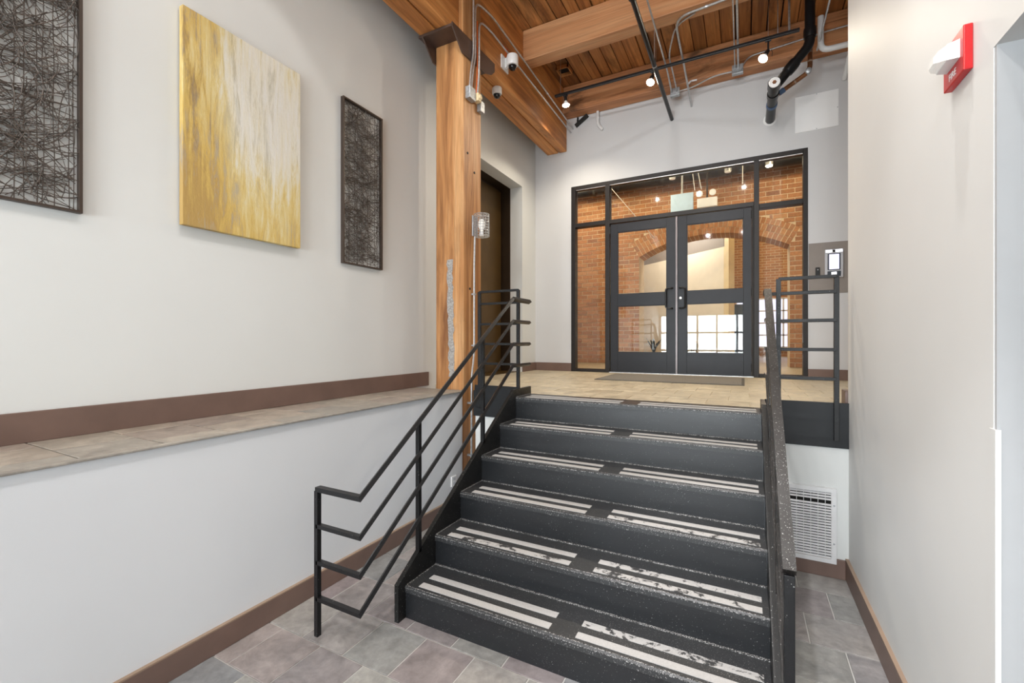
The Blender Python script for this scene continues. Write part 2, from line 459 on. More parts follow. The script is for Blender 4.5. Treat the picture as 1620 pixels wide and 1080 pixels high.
w = G(); w.box(XW - .2, XR + .25, YN - .15, YN, -.1, .5); w.box(XW - .2, XR + .25, YN - .15, YN, 2.5, 5.6); w.box(.45, XR + .25, YN - .15, YN, .5, 2.5)
w.box(XR + .25, 2.5, YN - .15, YN, -.1, 2.4)
struct(w.fin('wall_rear', 'paint_white'), 'white wall with the entrance window behind the viewer')
wn = sthing('window_1', 'tall entrance window with dark glazing bars behind the viewer', (-1, YN - .08, .2))
for k in range(6): bx('glazing_bar', 'frame_dark', -2.88 + .666 * k - .035, -2.88 + .666 * k + .035, YN - .12, YN - .04, .5, 2.5, wn)
for k in range(4): bx('glazing_bar', 'frame_dark', -2.9, .45, YN - .12, YN - .04, .5 + .6667 * k - .035, .5 + .6667 * k + .035, wn)
bx('pane', 'glass', -2.9, .45, YN - .085, YN - .077, .5, 2.5, wn)
# recess with the bronze lift door
w = G(); w.box(XW - .15, XW - .2, 5.93, 6.3, LZ, 3.9)
rc = sthing('wall_recess', 'dark brown lined recess in the left wall', (-3.2, 5.2, LZ))
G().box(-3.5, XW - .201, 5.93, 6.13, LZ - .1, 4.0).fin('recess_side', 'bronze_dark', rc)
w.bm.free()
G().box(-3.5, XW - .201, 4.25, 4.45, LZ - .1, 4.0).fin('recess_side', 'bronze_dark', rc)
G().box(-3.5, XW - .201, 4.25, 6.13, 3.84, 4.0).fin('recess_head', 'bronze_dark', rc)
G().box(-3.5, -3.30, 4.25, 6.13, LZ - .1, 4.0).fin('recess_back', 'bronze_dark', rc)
d3 = sthing('door_3', 'brown bronze lift door inside the recess', (-3.28, 5.19, LZ))
bx('door_leaf', 'bronze', -3.30, -3.275, 4.50, 5.185, LZ + .01, 3.80, d3, .003)
bx('door_leaf', 'bronze', -3.30, -3.275, 5.195, 5.90, LZ + .01, 3.80, d3, .003)
bx('sill_plate', 'bronze', -3.30, -3.0, 4.45, 5.93, LZ, LZ + .008, d3)

# ------------------------------------------------------------------ floors
rng = random.Random(4)
fl = sthing('floor', 'grey and plum slate tile floor of the lower hall', (-1, 1, 0))
bx('grout_bed', 'grout', XL, 2.4, YN, YE, -.1, -.004, fl)
TW = .2940
tile_mesh = {}
def tile(parent, mat, x0, x1, y0, y1, ztop, zj, rot=True, bev=.003):
    """one tile with its own small height offset; full tiles share a mesh"""
    wx, wy = round(x1 - x0, 4), round(y1 - y0, 4)
    key = (mat, wx, wy)
    if key not in tile_mesh:
        g = G(); t = .012
        g.rings([[(-wx / 2, -wy / 2, -t), (wx / 2, -wy / 2, -t), (wx / 2, wy / 2, -t), (-wx / 2, wy / 2, -t)],
                 [(-wx / 2, -wy / 2, -bev * .6), (wx / 2, -wy / 2, -bev * .6), (wx / 2, wy / 2, -bev * .6), (-wx / 2, wy / 2, -bev * .6)],
                 [(-wx / 2 + bev, -wy / 2 + bev, 0), (wx / 2 - bev, -wy / 2 + bev, 0), (wx / 2 - bev, wy / 2 - bev, 0), (-wx / 2 + bev, wy / 2 - bev, 0)]])
        bm = g.bm; bmesh.ops.recalc_face_normals(bm, faces=bm.faces)
        me = bpy.data.meshes.new('tile'); bm.to_mesh(me); bm.free(); me.materials.append(MATS[mat]); tile_mesh[key] = me
    return put('tile', tile_mesh[key], ((x0 + x1) / 2, (y0 + y1) / 2, ztop + rng.uniform(-zj, zj)), parent)
def tiles(parent, mat, X0, X1, Y0, Y1, ox, oy, joint, ztop, zj, skip=None):
    j0 = math.floor((Y0 - oy) / TW) - 1
    for j in range(j0, j0 + int((Y1 - Y0) / TW) + 4):
        ya, yb = oy + j * TW, oy + (j + 1) * TW
        o = ox + (TW / 2 if j % 2 else 0)
        i0 = math.floor((X0 - o) / TW) - 1
        for i in range(i0, i0 + int((X1 - X0) / TW) + 4):
            xa, xb = o + i * TW, o + (i + 1) * TW
            A, B, C, D = max(xa, X0), min(xb, X1), max(ya, Y0), min(yb, Y1)
            if B - A < .02 or D - C < .02: continue
            if skip and skip(A, B, C, D): continue
            h = joint / 2
            tile(parent, mat, A + h, B - h, C + h, D - h, ztop, zj)
tiles(fl, 'slate', XL + .004, XR - .004, .55, YE - .004, -2.198, 1.253, .006, 0, .0008,
      lambda a, b, c, d: a > sxL + .01 and b < sxR - .02 and c > y1 + .05)
bx('grout_bed', 'slate', XL, 2.4, YN, .55, -.05, 0, fl)
bx('grout_bed', 'slate', XR - .004, 2.4, .55, 1.66, -.05, 0, fl)

ul = sthing('floor_upper', 'beige tiled floor of the landing before the doors', (-1, 5, LZ))
g = G(); g.box(-2.15, 2.0, YE, YB + .2, LZ - .12, LZ - .004); g.box(XW - .6, -2.15, 3.835, YB + .2, LZ - .12, LZ - .004); g.box(-2.15, -1.705, 3.40, YE, LZ - .12, LZ - .004)
g.fin('slab', 'grout_beige', ul)
tiles(ul, 'tile_beige', -2.15, 1.25, YE + .004, YB - .004, -2.9, 3.57, .005, LZ, .0006)
tiles(ul, 'tile_beige', XW + .004, -2.15, 3.84, YB - .004, -2.9, 3.57, .005, LZ, .0006)
bx('landing_tile_strip', 'tile_beige', -2.15, -1.71, 3.42, YE, LZ - .012, LZ, ul)
bx('landing_tile_strip', 'tile_beige', 1.25, 2.0, YE, YB, LZ - .012, LZ, ul)
bx('landing_tile_strip', 'tile_beige', -3.3, XW, 4.45, 5.93, LZ - .012, LZ - .001, ul)
tiles(lw, 'tile_ledge', XW + .004, XL - .022, .2, 3.495, -2.62, .18, .005, LZ, .0012)
# overhanging outer row of the ledge tiles
bx('ledge_edge', 'tile_ledge', XL - .02, XL + .018, YN, 3.45, LZ - .010, LZ + .001, lw, .003)
bx('ledge_bed', 'grout', XW, XL - .002, YN, 3.45, LZ - .012, LZ - .006, lw)
bx('ledge_near', 'tile_ledge', XW, XL - .022, YN, .2, LZ - .012, LZ, lw)

# ------------------------------------------------------------------ baseboards
def baseb(name, mat, x0, x1, y0, y1, z0, z1, label, top=None):
    o = struct(bx(name, mat, x0, x1, y0, y1, z0, z1, None, .003), label)
    if top:
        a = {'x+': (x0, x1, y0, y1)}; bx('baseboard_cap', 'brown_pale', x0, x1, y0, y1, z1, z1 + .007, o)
    return o
baseb('baseboard_left_upper', 'brown_base', XW, XW + .018, YN, 3.7, LZ, LZ + .142, 'brown baseboard along the tiled ledge')
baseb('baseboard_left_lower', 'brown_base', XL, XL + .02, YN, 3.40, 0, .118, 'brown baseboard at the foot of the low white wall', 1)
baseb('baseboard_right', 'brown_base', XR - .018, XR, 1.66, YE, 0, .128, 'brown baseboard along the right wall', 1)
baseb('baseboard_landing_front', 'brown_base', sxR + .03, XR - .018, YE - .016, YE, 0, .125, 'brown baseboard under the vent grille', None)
baseb('baseboard_back_left', 'brown_base', XW + .016, fx0, YB - .016, YB, LZ, LZ + .125, 'brown baseboard left of the glazed doors')
baseb('baseboard_back_right', 'brown_base', fx1, 2.0, YB - .016, YB, LZ, LZ + .125, 'brown baseboard under the intercom')
baseb('baseboard_landing_left', 'brown_base', XW, XW + .016, 5.93, YB, LZ, LZ + .125, 'short brown baseboard beside the lift recess')
baseb('baseboard_corner', 'brown_base', XR - .016, XR + .04, YE + .022, YE + .14, LZ, LZ + .14, 'short brown baseboard end at the landing corner')

# ------------------------------------------------------------------ ceiling
ce = sthing('ceiling', 'stained timber plank ceiling', (-.5, 2, CZ))
bx('ceiling_deck', 'dark_void', XW - .2, 2.2, YN - .1, YB + .1, CZ + .05, CZ + .2, ce)
x = XW
while x < 2.05:
    wd = rng.uniform(.140, .172)
    for (ya, yb) in ((YN, 4.955), (4.965, 6.30)):
        dz = rng.uniform(-.006, .006)
        bx('plank', 'wood_plank', x + rng.uniform(.002, .006), x + wd - rng.uniform(.002, .010), ya, yb, CZ + dz, CZ + .045, ce, .004)
    x += wd
# ceiling joists
tag(bx('ceiling_joist', 'wood_joist', -2.40, 2.0, 4.875, 5.06, 4.965, CZ - .008, None, .008), 'smooth pinkish timber ceiling joist spanning away from the back wall', 'beam')
jb = thing('ceiling_joist', 'worn stained timber joist running along the top of the back wall', 'beam', (-.4, 6.3, 4.93))
bx('joist_timber', 'wood_joist_worn', -2.40, 2.0, 6.19, YB - .002, 4.915, 5.20, jb, .012)
bx('joist_timber', 'wood_joist_worn', -2.40, 2.0, 6.25, YB - .002, 5.205, CZ - .008, jb, .01)
# girders on the post cap
gx0, gs, gx1, gz = -2.72, -2.53, -2.40, 4.43
gn = thing('timber_girder', 'double timber girder ending at the near side of the post cap', 'beam', (-2.56, 0, gz))
bx('girder_timber', 'wood_girder', gx0, gs - .006, YN, 3.501, gz, CZ - .008, gn, .01)
bx('girder_timber', 'wood_girder', gs + .006, gx1, YN, 3.501, gz, CZ - .008, gn, .01)
gb = G().lathe([(.022, 0), (.022, .02), (.012, .03)], (gx1 - .002, 3.2, 4.62), (1, 0, 0), 8).fin('bolt', 'steel_brown', gn)
gf = thing('timber_girder', 'double timber girder from the post to the back wall, with cameras', 'beam', (-2.56, 5, gz))
bx('girder_timber', 'wood_girder', gx0, gs - .006, 3.819, YB - .002, gz, CZ - .008, gf, .012)
bx('girder_timber', 'wood_girder', gs + .006, gx1, 3.819, YB - .002, gz, CZ - .008, gf, .012)

# ------------------------------------------------------------------ timber post
px0, px1, py0, py1 = -2.675, -2.355, 3.50, 3.82
po = thing('timber_post', 'tall square timber post with grey cement patch and steel cap', 'post', (-2.515, 3.66, 0))
g = G()
poly = [(px0, py0 + .012), (px0 + .012, py0), (px1 - .014, py0), (px1, py0 + .014), (px1, py1), (px0, py1)]
g.prism(poly, 2, 0, 4.405); g.fin('post_shaft', 'wood_post', po)
bx('upper_shaft', 'wood_post', px0, px1, py0, py1, 4.435, CZ, po, .008)
cp = bx('cap_plate', 'steel_brown', -2.73, -2.346, 3.31, 4.08, 4.405, 4.43, po, .002)
side = [(3.31, 4.405), (3.47, 4.25), (3.87, 4.27), (4.02, 4.33), (4.08, 4.39), (4.08, 4.475), (3.31, 4.44)]
G().prism(side, 0, -2.352, -2.340).fin('gusset', 'steel_brown', cp)
G().prism([(3.31, 4.405), (3.47, 4.25), (3.87, 4.25), (4.02, 4.405)], 0, -2.69, -2.678).fin('gusset', 'steel_brown', cp)
# cement filled patch, ragged outline
pr = random.Random(8); zs = [1.20 + k * .045 for k in range(26)]
Lp = [(-2.513 - .02 * (z - 1.2) + pr.uniform(-.010, .010), z) for z in zs]; Rp = [(-2.450 - .022 * (z - 1.2) + pr.uniform(-.010, .010), z) for z in zs]
G().prism(Lp + Rp[::-1], 1, py0 - .003, py0 + .01).fin('cement_patch', 'cement_patch', po)
for (yy, zz) in ((3.62, 2.05), (3.70, 3.2), (3.58, 3.35)):
    G().lathe([(.012, 0), (.012, .004)], (px1, yy, zz), (1, 0, 0), 8).fin('nail_head', 'black_matte', po)

# ------------------------------------------------------------------ staircase
st = thing('staircase', 'black painted steel stairs with pale grip strips', 'stairs', (-.8, 2.6, 0))
for i in range(6):
    yf = y1 + i * going; yb = yf + going + .012 if i < 5 else YE - .002
    zt = (i + 1) * rise; zb = i * rise
    G().box(sxL, sxR, yf + .006, yf + .022, zb - (.03 if i else 0), zt - .026).fin('riser', 'stair_black', st)
    g = G(); prof = [(yf, zt - .034), (yf, zt - .006), (yf + .006, zt), (yb, zt), (yb, zt - .03), (yf + .02, zt - .03)]
    g.prism(prof, 0, sxL, sxR); tr = g.fin('tread', 'tread_black', st)
    bx('nosing_wear', 'edge_worn', sxL, sxR, yf + .0062, yf + .0115, zt - .001, zt + .0008, tr)
    bx('nosing_wear', 'edge_worn', sxL, sxR, yf - .0006, yf + .001, zt - .0105, zt - .0065, tr)
    if i < 5: bx('corner_bead', 'edge_worn', sxL, sxR, yf + going - .004, yf + going + .008, zt - .001, zt + .005, tr)
    bx('side_bead', 'edge_worn', sxL, sxL + .006, yf + .012, yb - .012, zt - .001, zt + .003, tr)
    for (xa, xb) in ((-1.605, -.822), (-.69, .072)):
        for r_, (ya, yc) in enumerate(((.030, .075), (.124, .168))):
            worn = (xa > -1 and (i, r_) in ((0, 1), (1, 0), (1, 1), (2, 0))) or (xa < -1 and (i, r_) == (1, 0))
            bx('grip_strip', 'grip_worn' if worn else 'grip', xa, xb, yf + ya, yf + yc, zt - .001, zt + .0022, tr)
slope = rise / going
def zstr(y): return .205 + (y - 1.863) * (1.143 - .205) / (3.25 - 1.863)
sp = [(1.863, 0), (1.863, .205), (3.25, 1.143), (3.57, 1.143), (3.57, .86), (3.25, .80), (2.10, .0)]
G().prism(sp, 0, -1.704, -1.677).fin('stringer', 'stringer_black', st)
sp2 = [(1.863, 0), (1.863, .20), (3.27, 1.14), (3.545, 1.14), (3.545, .84), (3.27, .78), (2.10, .0)]
G().prism(sp2, 0, sxR + .001, sxR + .028).fin('stringer', 'stringer_black', st)

fa = tag(bx('landing_fascia', 'fascia_black', sxR + .029, XR + .004, YE - .012, YE + .002, .848, 1.143, None, .002), 'black steel plate edging the landing above the vent grille', 'fascia plate')
fb = thing('landing_fascia', 'black steel plate edging the landing beside the timber post', 'fascia plate', (-1.93, 3.39, .87))
bx('fascia_panel', 'fascia_black', -2.15, -1.706, 3.385, 3.40, .872, 1.150, fb, .002)
bx('fascia_end', 'fascia_black', -2.165, -2.151, 3.385, 3.828, .872, 1.100, fb, .002)

bx('fascia_panel', 'fascia_black', -2.354, -2.166, 3.815, 3.829, .872, 1.100, fb, .002)
# ------------------------------------------------------------------ railings
BW = .026
def posts(parent, lst, mat, w=BW):
    for (x, y, z0, z1) in lst: bx('post', mat, x - w / 2, x + w / 2, y - w / 2, y + w / 2, z0, z1, parent, .002)
rl = thing('stair_railing', 'black steel stair railing with an offset end post on the slate floor', 'railing', (-1.85, 1.61, 0))
xr, xp, yc, ye = -1.678, -1.690, 1.592, 3.222
lowz = [.772, .578, .388, .198]; topz = [1.888, 1.705, 1.517, 1.340]
for k in range(4):
    w_, h_ = (.034, .024) if k == 0 else (.026, .020)
    G().bar([(-1.985, yc, lowz[k]), (xr, yc, lowz[k]), (xr, ye, topz[k]), (xr, 3.545, topz[k])], w_, h_).fin('top_rail' if k == 0 else 'rail', 'rail_black', rl)
posts(rl, [(-1.985, yc, 0, .762)], 'rail_black')
for y in (2.05, 2.770):
    zt = lowz[0] + (y - yc) * (topz[0] - lowz[0]) / (ye - yc)
    posts(rl, [(xp, y, zstr(y) - .02, zt - .008)], 'rail_black')
rr = thing('stair_railing', 'worn black steel stair railing beside the vent grille', 'railing', (.13, 1.75, 0))
xq = .135
for k in range(4):
    w_, h_ = (.040, .026) if k == 0 else (.026, .020)
    G().bar([(xq, 1.745, lowz[k] + .003), (xq, 3.28, topz[k] - .02), (xq, 3.50, topz[k] - .02)], w_, h_).fin('top_rail' if k == 0 else 'rail', 'rail_worn', rr)
posts(rr, [(xq, 1.755, 0, .765)], 'rail_black', .032)
for y in (2.25, 2.85):
    zt = lowz[0] + (y - 1.745) * (topz[0] - .02 - lowz[0]) / (3.28 - 1.745)
    posts(rr, [(xq, y, zstr(y) - .20, zt - .01)], 'rail_worn')
gl_ = thing('landing_guard', 'black steel landing guard between the timber post and the stairs', 'railing', (-1.9, 3.37, 1.14))
posts(gl_, [(-1.703, 3.37, 1.141, 1.98), (-2.09, 3.372, .95, 1.98)], 'rail_black')
for k, z in enumerate((1.978, 1.872, 1.692, 1.518, 1.345)):
    bx('top_rail' if k == 0 else 'rail', 'rail_black', -2.09, -1.70, 3.358, 3.382, z - .010, z + .010, gl_, .002)
gr_ = thing('landing_guard', 'black steel landing guard in front of the intercom', 'railing', (.37, 3.52, .9))
posts(gr_, [(.207, 3.50, 1.0, 1.965), (.530, 3.515, .90, 1.965)], 'rail_black', .028)
for k, z in enumerate((1.965, 1.866, 1.681, 1.490, 1.300)):
    bx('top_rail' if k == 0 else 'rail', 'rail_black', .207 if k != 1 else .15, .530, 3.493, 3.519, z - .011, z + .011, gr_, .002)
bx('foot_plate', 'rail_black', .20, .215, 3.49, 3.539, 1.0, 1.06, gr_)
for z in (.955, 1.09): bx('weld_lug', 'rail_black', .520, .530, 3.515, 3.54, z - .015, z + .015, gr_)

# ------------------------------------------------------------------ vent grille
vg = thing('vent_grille', 'white louvred vent grille in the wall under the landing', 'vent', (.37, YE, .1))
x0, x1, z0, z1 = .165, .533, .094, .583
g = G(); t = .028; ya, yb = YE - .022, YE - .001
g.box(x0, x1, ya, yb, z0, z0 + t); g.box(x0, x1, ya, yb, z1 - t, z1); g.box(x0, x0 + t, ya, yb, z0 + t, z1 - t); g.box(x1 - t, x1, ya, yb, z0 + t, z1 - t)
g.fin('grille_frame', 'grille_white', vg)
bx('grille_back', 'dark_void', x0 + t, x1 - t, YE - .003, YE - .001, z0 + t, z1 - t, vg)
n = 24
for k in range(n):
    z = z0 + t + (z1 - z0 - 2 * t) * (k + .5) / n
    if k == n - 4: continue
    g = G(); g.prism([(YE - .019, z - .006), (YE - .0165, z - .0065), (YE - .008, z + .0035), (YE - .0105, z + .004)], 0, x0 + t, x1 - t); g.fin('slat', 'grille_white', vg)
for k in range(7): bx('fin', 'grille_white', x0 + t + .04 * (k + 1), x0 + t + .04 * (k + 1) + .003, YE - .008, YE - .003, z0 + t, z1 - t, vg)
for z in (z0 + .13, z1 - .11): G().lathe([(.006, 0), (.004, .003)], (x1 - .013, ya, z), (0, -1, 0), 10).fin('screw', 'steel_box', vg)
ot = thing('wall_outlet', 'small white wall outlet low on the white wall', 'outlet', (XL, 3.31, .24))
bx('outlet_plate', 'plastic_white', XL, XL + .012, 3.27, 3.345, .235, .325, ot, .003)
for z in (.262, .30): bx('socket', 'plastic_grey', XL + .012, XL + .015, 3.29, 3.325, z - .012, z + .012, ot, .002)

# ------------------------------------------------------------------ storefront and doors
fr = sthing('window_2', 'dark framed glazed screen around the double doors', (-.8, YB, LZ))
fy0, fy1 = YB - .012, YB + .105
def fbar(n_, x0, x1, z0, z1, y0=fy0, y1=fy1, m='frame_dark'): return bx(n_, m, x0, x1, y0, y1, z0, z1, fr, .003)
fbar('jamb', fx0, -2.262, LZ, fz1); fbar('jamb', .636, fx1, LZ, fz1)
fbar('mullion', -1.803, -1.736, LZ, fz1 - .055); fbar('mullion', .112, .170, LZ, fz1 - .055)
fbar('head', -2.262, .636, fz1 - .055, fz1)
fbar('transom', -2.262, -1.803, 3.252, 3.312); fbar('transom', -1.736, .112, 3.248, 3.305); fbar('transom', .170, .636, 3.210, 3.268)
fbar('sill', -2.262, -1.803, LZ, LZ + .045); fbar('sill', .170, .636, LZ, LZ + .045)
fbar('door_stop', .089, .112, LZ, 3.248, m='black_matte')
bx('head_gasket', 'galvanised', -2.25, .63, YB - .004, YB + .01, fz1 - .064, fz1 - .056, fr)
for (a, b, c, d) in ((-2.262, -1.803, LZ + .045, 3.252), (-2.262, -1.803, 3.312, fz1 - .055), (-1.736, .112, 3.305, fz1 - .055), (.170, .636, LZ + .045, 3.210), (.170, .636, 3.268, fz1 - .055)):
    bx('pane', 'glass', a, b, YB + .043, YB + .051, c, d, fr)
def door(name, label, x0, x1, gx0, gx1, hx, mx):
    d = sthing(name, label, ((x0 + x1) / 2, YB + .03, LZ))
    y0, y1 = YB + .004, YB + .050
    g = lambda n_, a, b, c, e: bx(n_, 'door_dark', a, b, y0, y1, c, e, d, .002)
    g('stile', x0, gx0, LZ + .012, 3.238); g('stile', gx1, x1, LZ + .012, 3.238)
    g('top_rail', gx0, gx1, 3.113, 3.238); g('mid_rail', gx0, gx1, 2.042, 2.212); g('bottom_rail', gx0, gx1, LZ + .012, 1.376)
    for (c, e) in ((1.376, 2.042), (2.212, 3.113)):
        p = bx('pane', 'glass', gx0, gx1, YB + .024, YB + .032, c, e, d)
        b_ = G(); q = .010
        b_.box(gx0, gx1, y0 + .008, y0 + .018, c, c + q); b_.box(gx0, gx1, y0 + .008, y0 + .018, e - q, e); b_.box(gx0, gx0 + q, y0 + .008, y0 + .018, c + q, e - q); b_.box(gx1 - q, gx1, y0 + .008, y0 + .018, c + q, e - q)
        b_.fin('glazing_bead', 'door_dark', p)
    G().tube([(mx, y0, 2.262), (mx, y0 - .05, 2.262), (hx, y0 - .06, 2.262), (hx, y0 - .06, 1.985), (mx, y0 - .05, 1.985), (mx, y0, 1.985)], .012, 10, .04).fin('pull_handle', 'black_satin', d, True)
    return d
dl = door('door_1', 'dark glazed door leaf with pull handle beside the left sidelight', -1.727, -.828, -1.622, -.942, -.948, -.868)
dr = door('door_2', 'dark glazed door leaf with lock cylinder and pull handle', -.800, .087, -.686, -.005, -.700, -.772)
bx('meeting_strip', 'door_strip', -.828, -.802, YB - .008, YB + .05, LZ + .012, 3.238, dr, .002)
lk = G().lathe([(.019, 0), (.019, .008), (.012, .010)], (-.765, YB + .004, 2.125), (0, -1, 0), 16).fin('lock_cylinder', 'chrome', dr, True)
for z in (1.2, 2.16, 3.15):
    for (h, x) in ((dl, -1.731), (dr, .088)): G().lathe([(.009, -.05), (.009, .05)], (x, YB - .004, z), (0, 0, 1), 10).fin('hinge', 'black_matte', h)
tr1 = struct(bx('trim_threshold', 'galvanised', -1.74, .11, YB - .03, YB + .10, LZ, LZ + .012, None, .002), 'pale metal door threshold strip')

# door mat with rubber border
dm = thing('door_mat', 'grey brown flat mat in front of the glazed doors', 'mat', (-.8, 5.65, LZ))
bx('mat_pile', 'mat_grey', -1.56, -.02, 5.18, 6.10, LZ + .001, LZ + .012, dm, .003)
g = G(); g.box(-1.585, .005, 5.155, 5.18, LZ + .001, LZ + .007); g.box(-1.585, .005, 6.10, 6.125, LZ + .001, LZ + .007); g.box(-1.585, -1.56, 5.18, 6.10, LZ + .001, LZ + .007); g.box(-.02, .005, 5.18, 6.10, LZ + .001, LZ + .007)
g.fin('mat_border', 'mat_edge', dm)

# ------------------------------------------------------------------ intercom, reader, access panel
bp = tag(bx('backing_panel', 'paint_taupe', .690, 1.075, YB - .008, YB - .001, 2.108, 2.712, None, .001), 'taupe backing panel on the wall behind the intercom', 'panel')
ic = thing('intercom', 'white wall intercom with a lit screen on the taupe panel', 'intercom', (.94, YB - .03, 2.288))
bx('intercom_body', 'plastic_grey', .848, 1.026, YB - .040, YB - .008, 2.288, 2.622, ic, .006)
b1 = bx('screen_bezel', 'furniture_dark', .874, .998, YB - .044, YB - .040, 2.375, 2.570, ic, .002)
bx('screen', 'screen_lit', .889, .984, YB - .0455, YB - .044, 2.385, 2.560, b1)
b2 = bx('keypad', 'furniture_dark', .872, 1.002, YB - .044, YB - .040, 2.300, 2.362, ic, .002)
bx('keypad_light', 'led_white', .912, .960, YB - .0455, YB - .044, 2.312, 2.350, b2, .0004)
for (a, b) in ((.858, .915), (.952, 1.016)): bx('status_light', 'led_white', a, b, YB - .0415, YB - .040, 2.586, 2.612, ic)
G().lathe([(.014, 0), (.014, .004), (.010, .005)], (.934, YB - .040, 2.598), (0, -1, 0), 16).fin('camera_lens', 'lens', ic, True)
rd = thing('card_reader', 'small black card reader beside the intercom', 'card reader', (.78, YB - .02, 2.31))
bx('reader_body', 'black_satin', .757, .800, YB - .034, YB - .008, 2.318, 2.418, rd, .004)
bx('reader_light', 'plastic_white', .776, .784, YB - .0355, YB - .034, 2.386, 2.394, rd)
ap = thing('access_panel', 'square white access panel high on the back wall', 'panel', (.77, YB - .01, 4.07))
bx('panel_plate', 'panel_white', .553, .985, YB - .010, YB - .001, 4.072, 4.505, ap, .002)
for (a, b) in ((.77, 4.495), (.77, 4.082), (.975, 4.29)): G().lathe([(.006, 0), (.005, .002)], (a, YB - .010, b), (0, -1, 0), 8).fin('screw', 'steel_box', ap)

# ------------------------------------------------------------------ wall art
pt = thing('abstract_painting', 'tall yellow and white abstract canvas on the left wall', 'painting', (XW + .02, 1.78, 2.22))
bx('canvas_face', 'canvas', XW + .012, XW + .050, 1.392, 2.162, 2.224, 3.498, pt, .003)
bx('stretcher', 'art_frame', XW + .001, XW + .012, 1.41, 2.145, 2.245, 3.48, pt)
def wire_art(label, ya, yb, za, zb, seed, nw, rad):
    t_ = thing('wire_art_panel', label, 'wall art', (XW + .02, (ya + yb) / 2, za))
    g = G(); f = .012; xa, xb = XW + .002, XW + .034
    g.box(xa, xb, ya, ya + f, za, zb); g.box(xa, xb, yb - f, yb, za, zb); g.box(xa, xb, ya + f, yb - f, za, za + f); g.box(xa, xb, ya + f, yb - f, zb - f, zb)
    g.fin('art_frame', 'art_frame', t_)
    r = random.Random(seed); g = G()
    def clampy(v): return min(max(v, ya + .010), yb - .010)
    def clampz(v): return min(max(v, za + .010), zb - .010)
    def wire(pts, rr):
        g.tube(pts, rr, 4)
    for k in range(12):
        y = ya + .02 + (yb - ya - .04) * (k + r.uniform(-.35, .35)) / 11
        wire([(XW + .015, clampy(y + r.uniform(-.004, .004)), za + f * .5 + (zb - za - f) * j / 6) for j in range(7)], rad)
    for k in range(nw):
        a = r.gauss(0, .5) if r.random() < .62 else r.uniform(-1.5, 1.5)
        ln = r.uniform(.25, .75); cur = r.uniform(-8, 8)
        y, z = ya + (yb - ya) * ((k * .7548777 + .3) % 1), za + (zb - za) * ((k * .5698403 + .1) % 1); x = XW + r.uniform(.010, .027)
        y -= math.cos(a) * ln / 2; z -= math.sin(a) * ln / 2
        pts = []; m = 12; th = a - cur * ln / 2
        for j in range(m + 1):
            if ya + .008 <= y <= yb - .008 and za + .008 <= z <= zb - .008: pts.append((x + .003 * math.sin(j * 1.3 + k), y, z))
            elif len(pts) > 1: break
            else: pts = []
            y += math.cos(th) * ln / m; z += math.sin(th) * ln / m; th += cur * ln / m
        if len(pts) > 2: wire(pts, rad * r.uniform(.7, 1.15))
    o = g.fin('wire_tangle', 'art_wire', t_); o['kind'] = 'stuff'
    return t_
wire_art('dark framed tangled wire panel hung at the painting edge away from the post', .516, .960, 2.177, 3.55, 3, 390, .0021)
wire_art('dark framed panel of tangled wire between the painting and the timber post', 2.571, 3.015, 2.184, 3.550, 5, 440, .0018)

# ------------------------------------------------------------------ fire alarm on the right wall
al = thing('fire_alarm', 'red fire alarm strobe with white horn on the right wall', 'fire alarm', (XR, 1.865, 2.36))
bx('alarm_base', 'red_alarm', XR - .022, XR, 1.79, 1.94, 2.355, 2.490, al, .003)
g = G()
g.rings([[(XR - .020, y, z) for (y, z) in ((1.812, 2.405), (1.912, 2.405), (1.912, 2.462), (1.812, 2.462))],
         [(XR - .050, y, z) for (y, z) in ((1.820, 2.408), (1.906, 2.408), (1.906, 2.456), (1.820, 2.456))]])
hn = g.fin('strobe_body', 'plastic_white', al)
g = G()
g.rings([[(XR - .050, y, z) for (y, z) in ((1.822, 2.410), (1.904, 2.410), (1.904, 2.454), (1.822, 2.454))],
         [(XR - .066, y, z) for (y, z) in ((1.832, 2.412), (1.897, 2.412), (1.897, 2.446), (1.832, 2.446))],
         [(XR - .074, y, z) for (y, z) in ((1.846, 2.418), (1.884, 2.418), (1.884, 2.436), (1.846, 2.436))]])
g.fin('strobe_lens', 'bulb_glass', al)
tc = bpy.data.curves.new('alarm_lettering', 'FONT'); tc.body = 'FIRE'; tc.size = .030; tc.extrude = .0003; tc.align_x = 'CENTER'; tc.align_y = 'CENTER'
to = bpy.data.objects.new('alarm_lettering', tc); COL.objects.link(to)
tc.materials.append(MATS['text_white']); to.parent = al; to.location = Vector((XR - .0225, 1.868, 2.380)) - WL[al]
to.rotation_euler = (R(90), 0, R(-90))
bpy.context.view_layer.update()
me = bpy.data.meshes.new_from_object(to); lo = to.location.copy(); bpy.data.objects.remove(to)
to = bpy.data.objects.new('alarm_lettering', me); COL.objects.link(to); to.parent = al; to.location = lo; to.rotation_euler = (R(90), 0, R(-90))

# ------------------------------------------------------------------ cage light on the post
cl = thing('cage_light', 'wire caged wall light with white bulb on the timber post', 'light', (px1, 3.68, 2.57))
cx, cy, cz0, cz1, cr = px1 + .085, 3.70, 2.565, 2.775, .075
g = G()
for z in [cz0 + (cz1 - cz0) * k / 8 for k in range(9)]:
    g.tube([(cx + cr * math.cos(a), cy + cr * math.sin(a), z) for a in [2 * math.pi * k / 20 for k in range(21)]], .0028, 5)
for k in range(16):
    a = 2 * math.pi * k / 16; g.tube([(cx + cr * math.cos(a), cy + cr * math.sin(a), cz0), (cx + cr * math.cos(a), cy + cr * math.sin(a), cz1)], .0028, 5)
for k in range(-2, 3):
    h = math.sqrt(cr * cr - (k * .025) ** 2)
    for z in (cz0, cz1): g.tube([(cx + k * .025, cy - h, z), (cx + k * .025, cy + h, z)], .0025, 5)
g.fin('wire_cage', 'galvanised', cl)
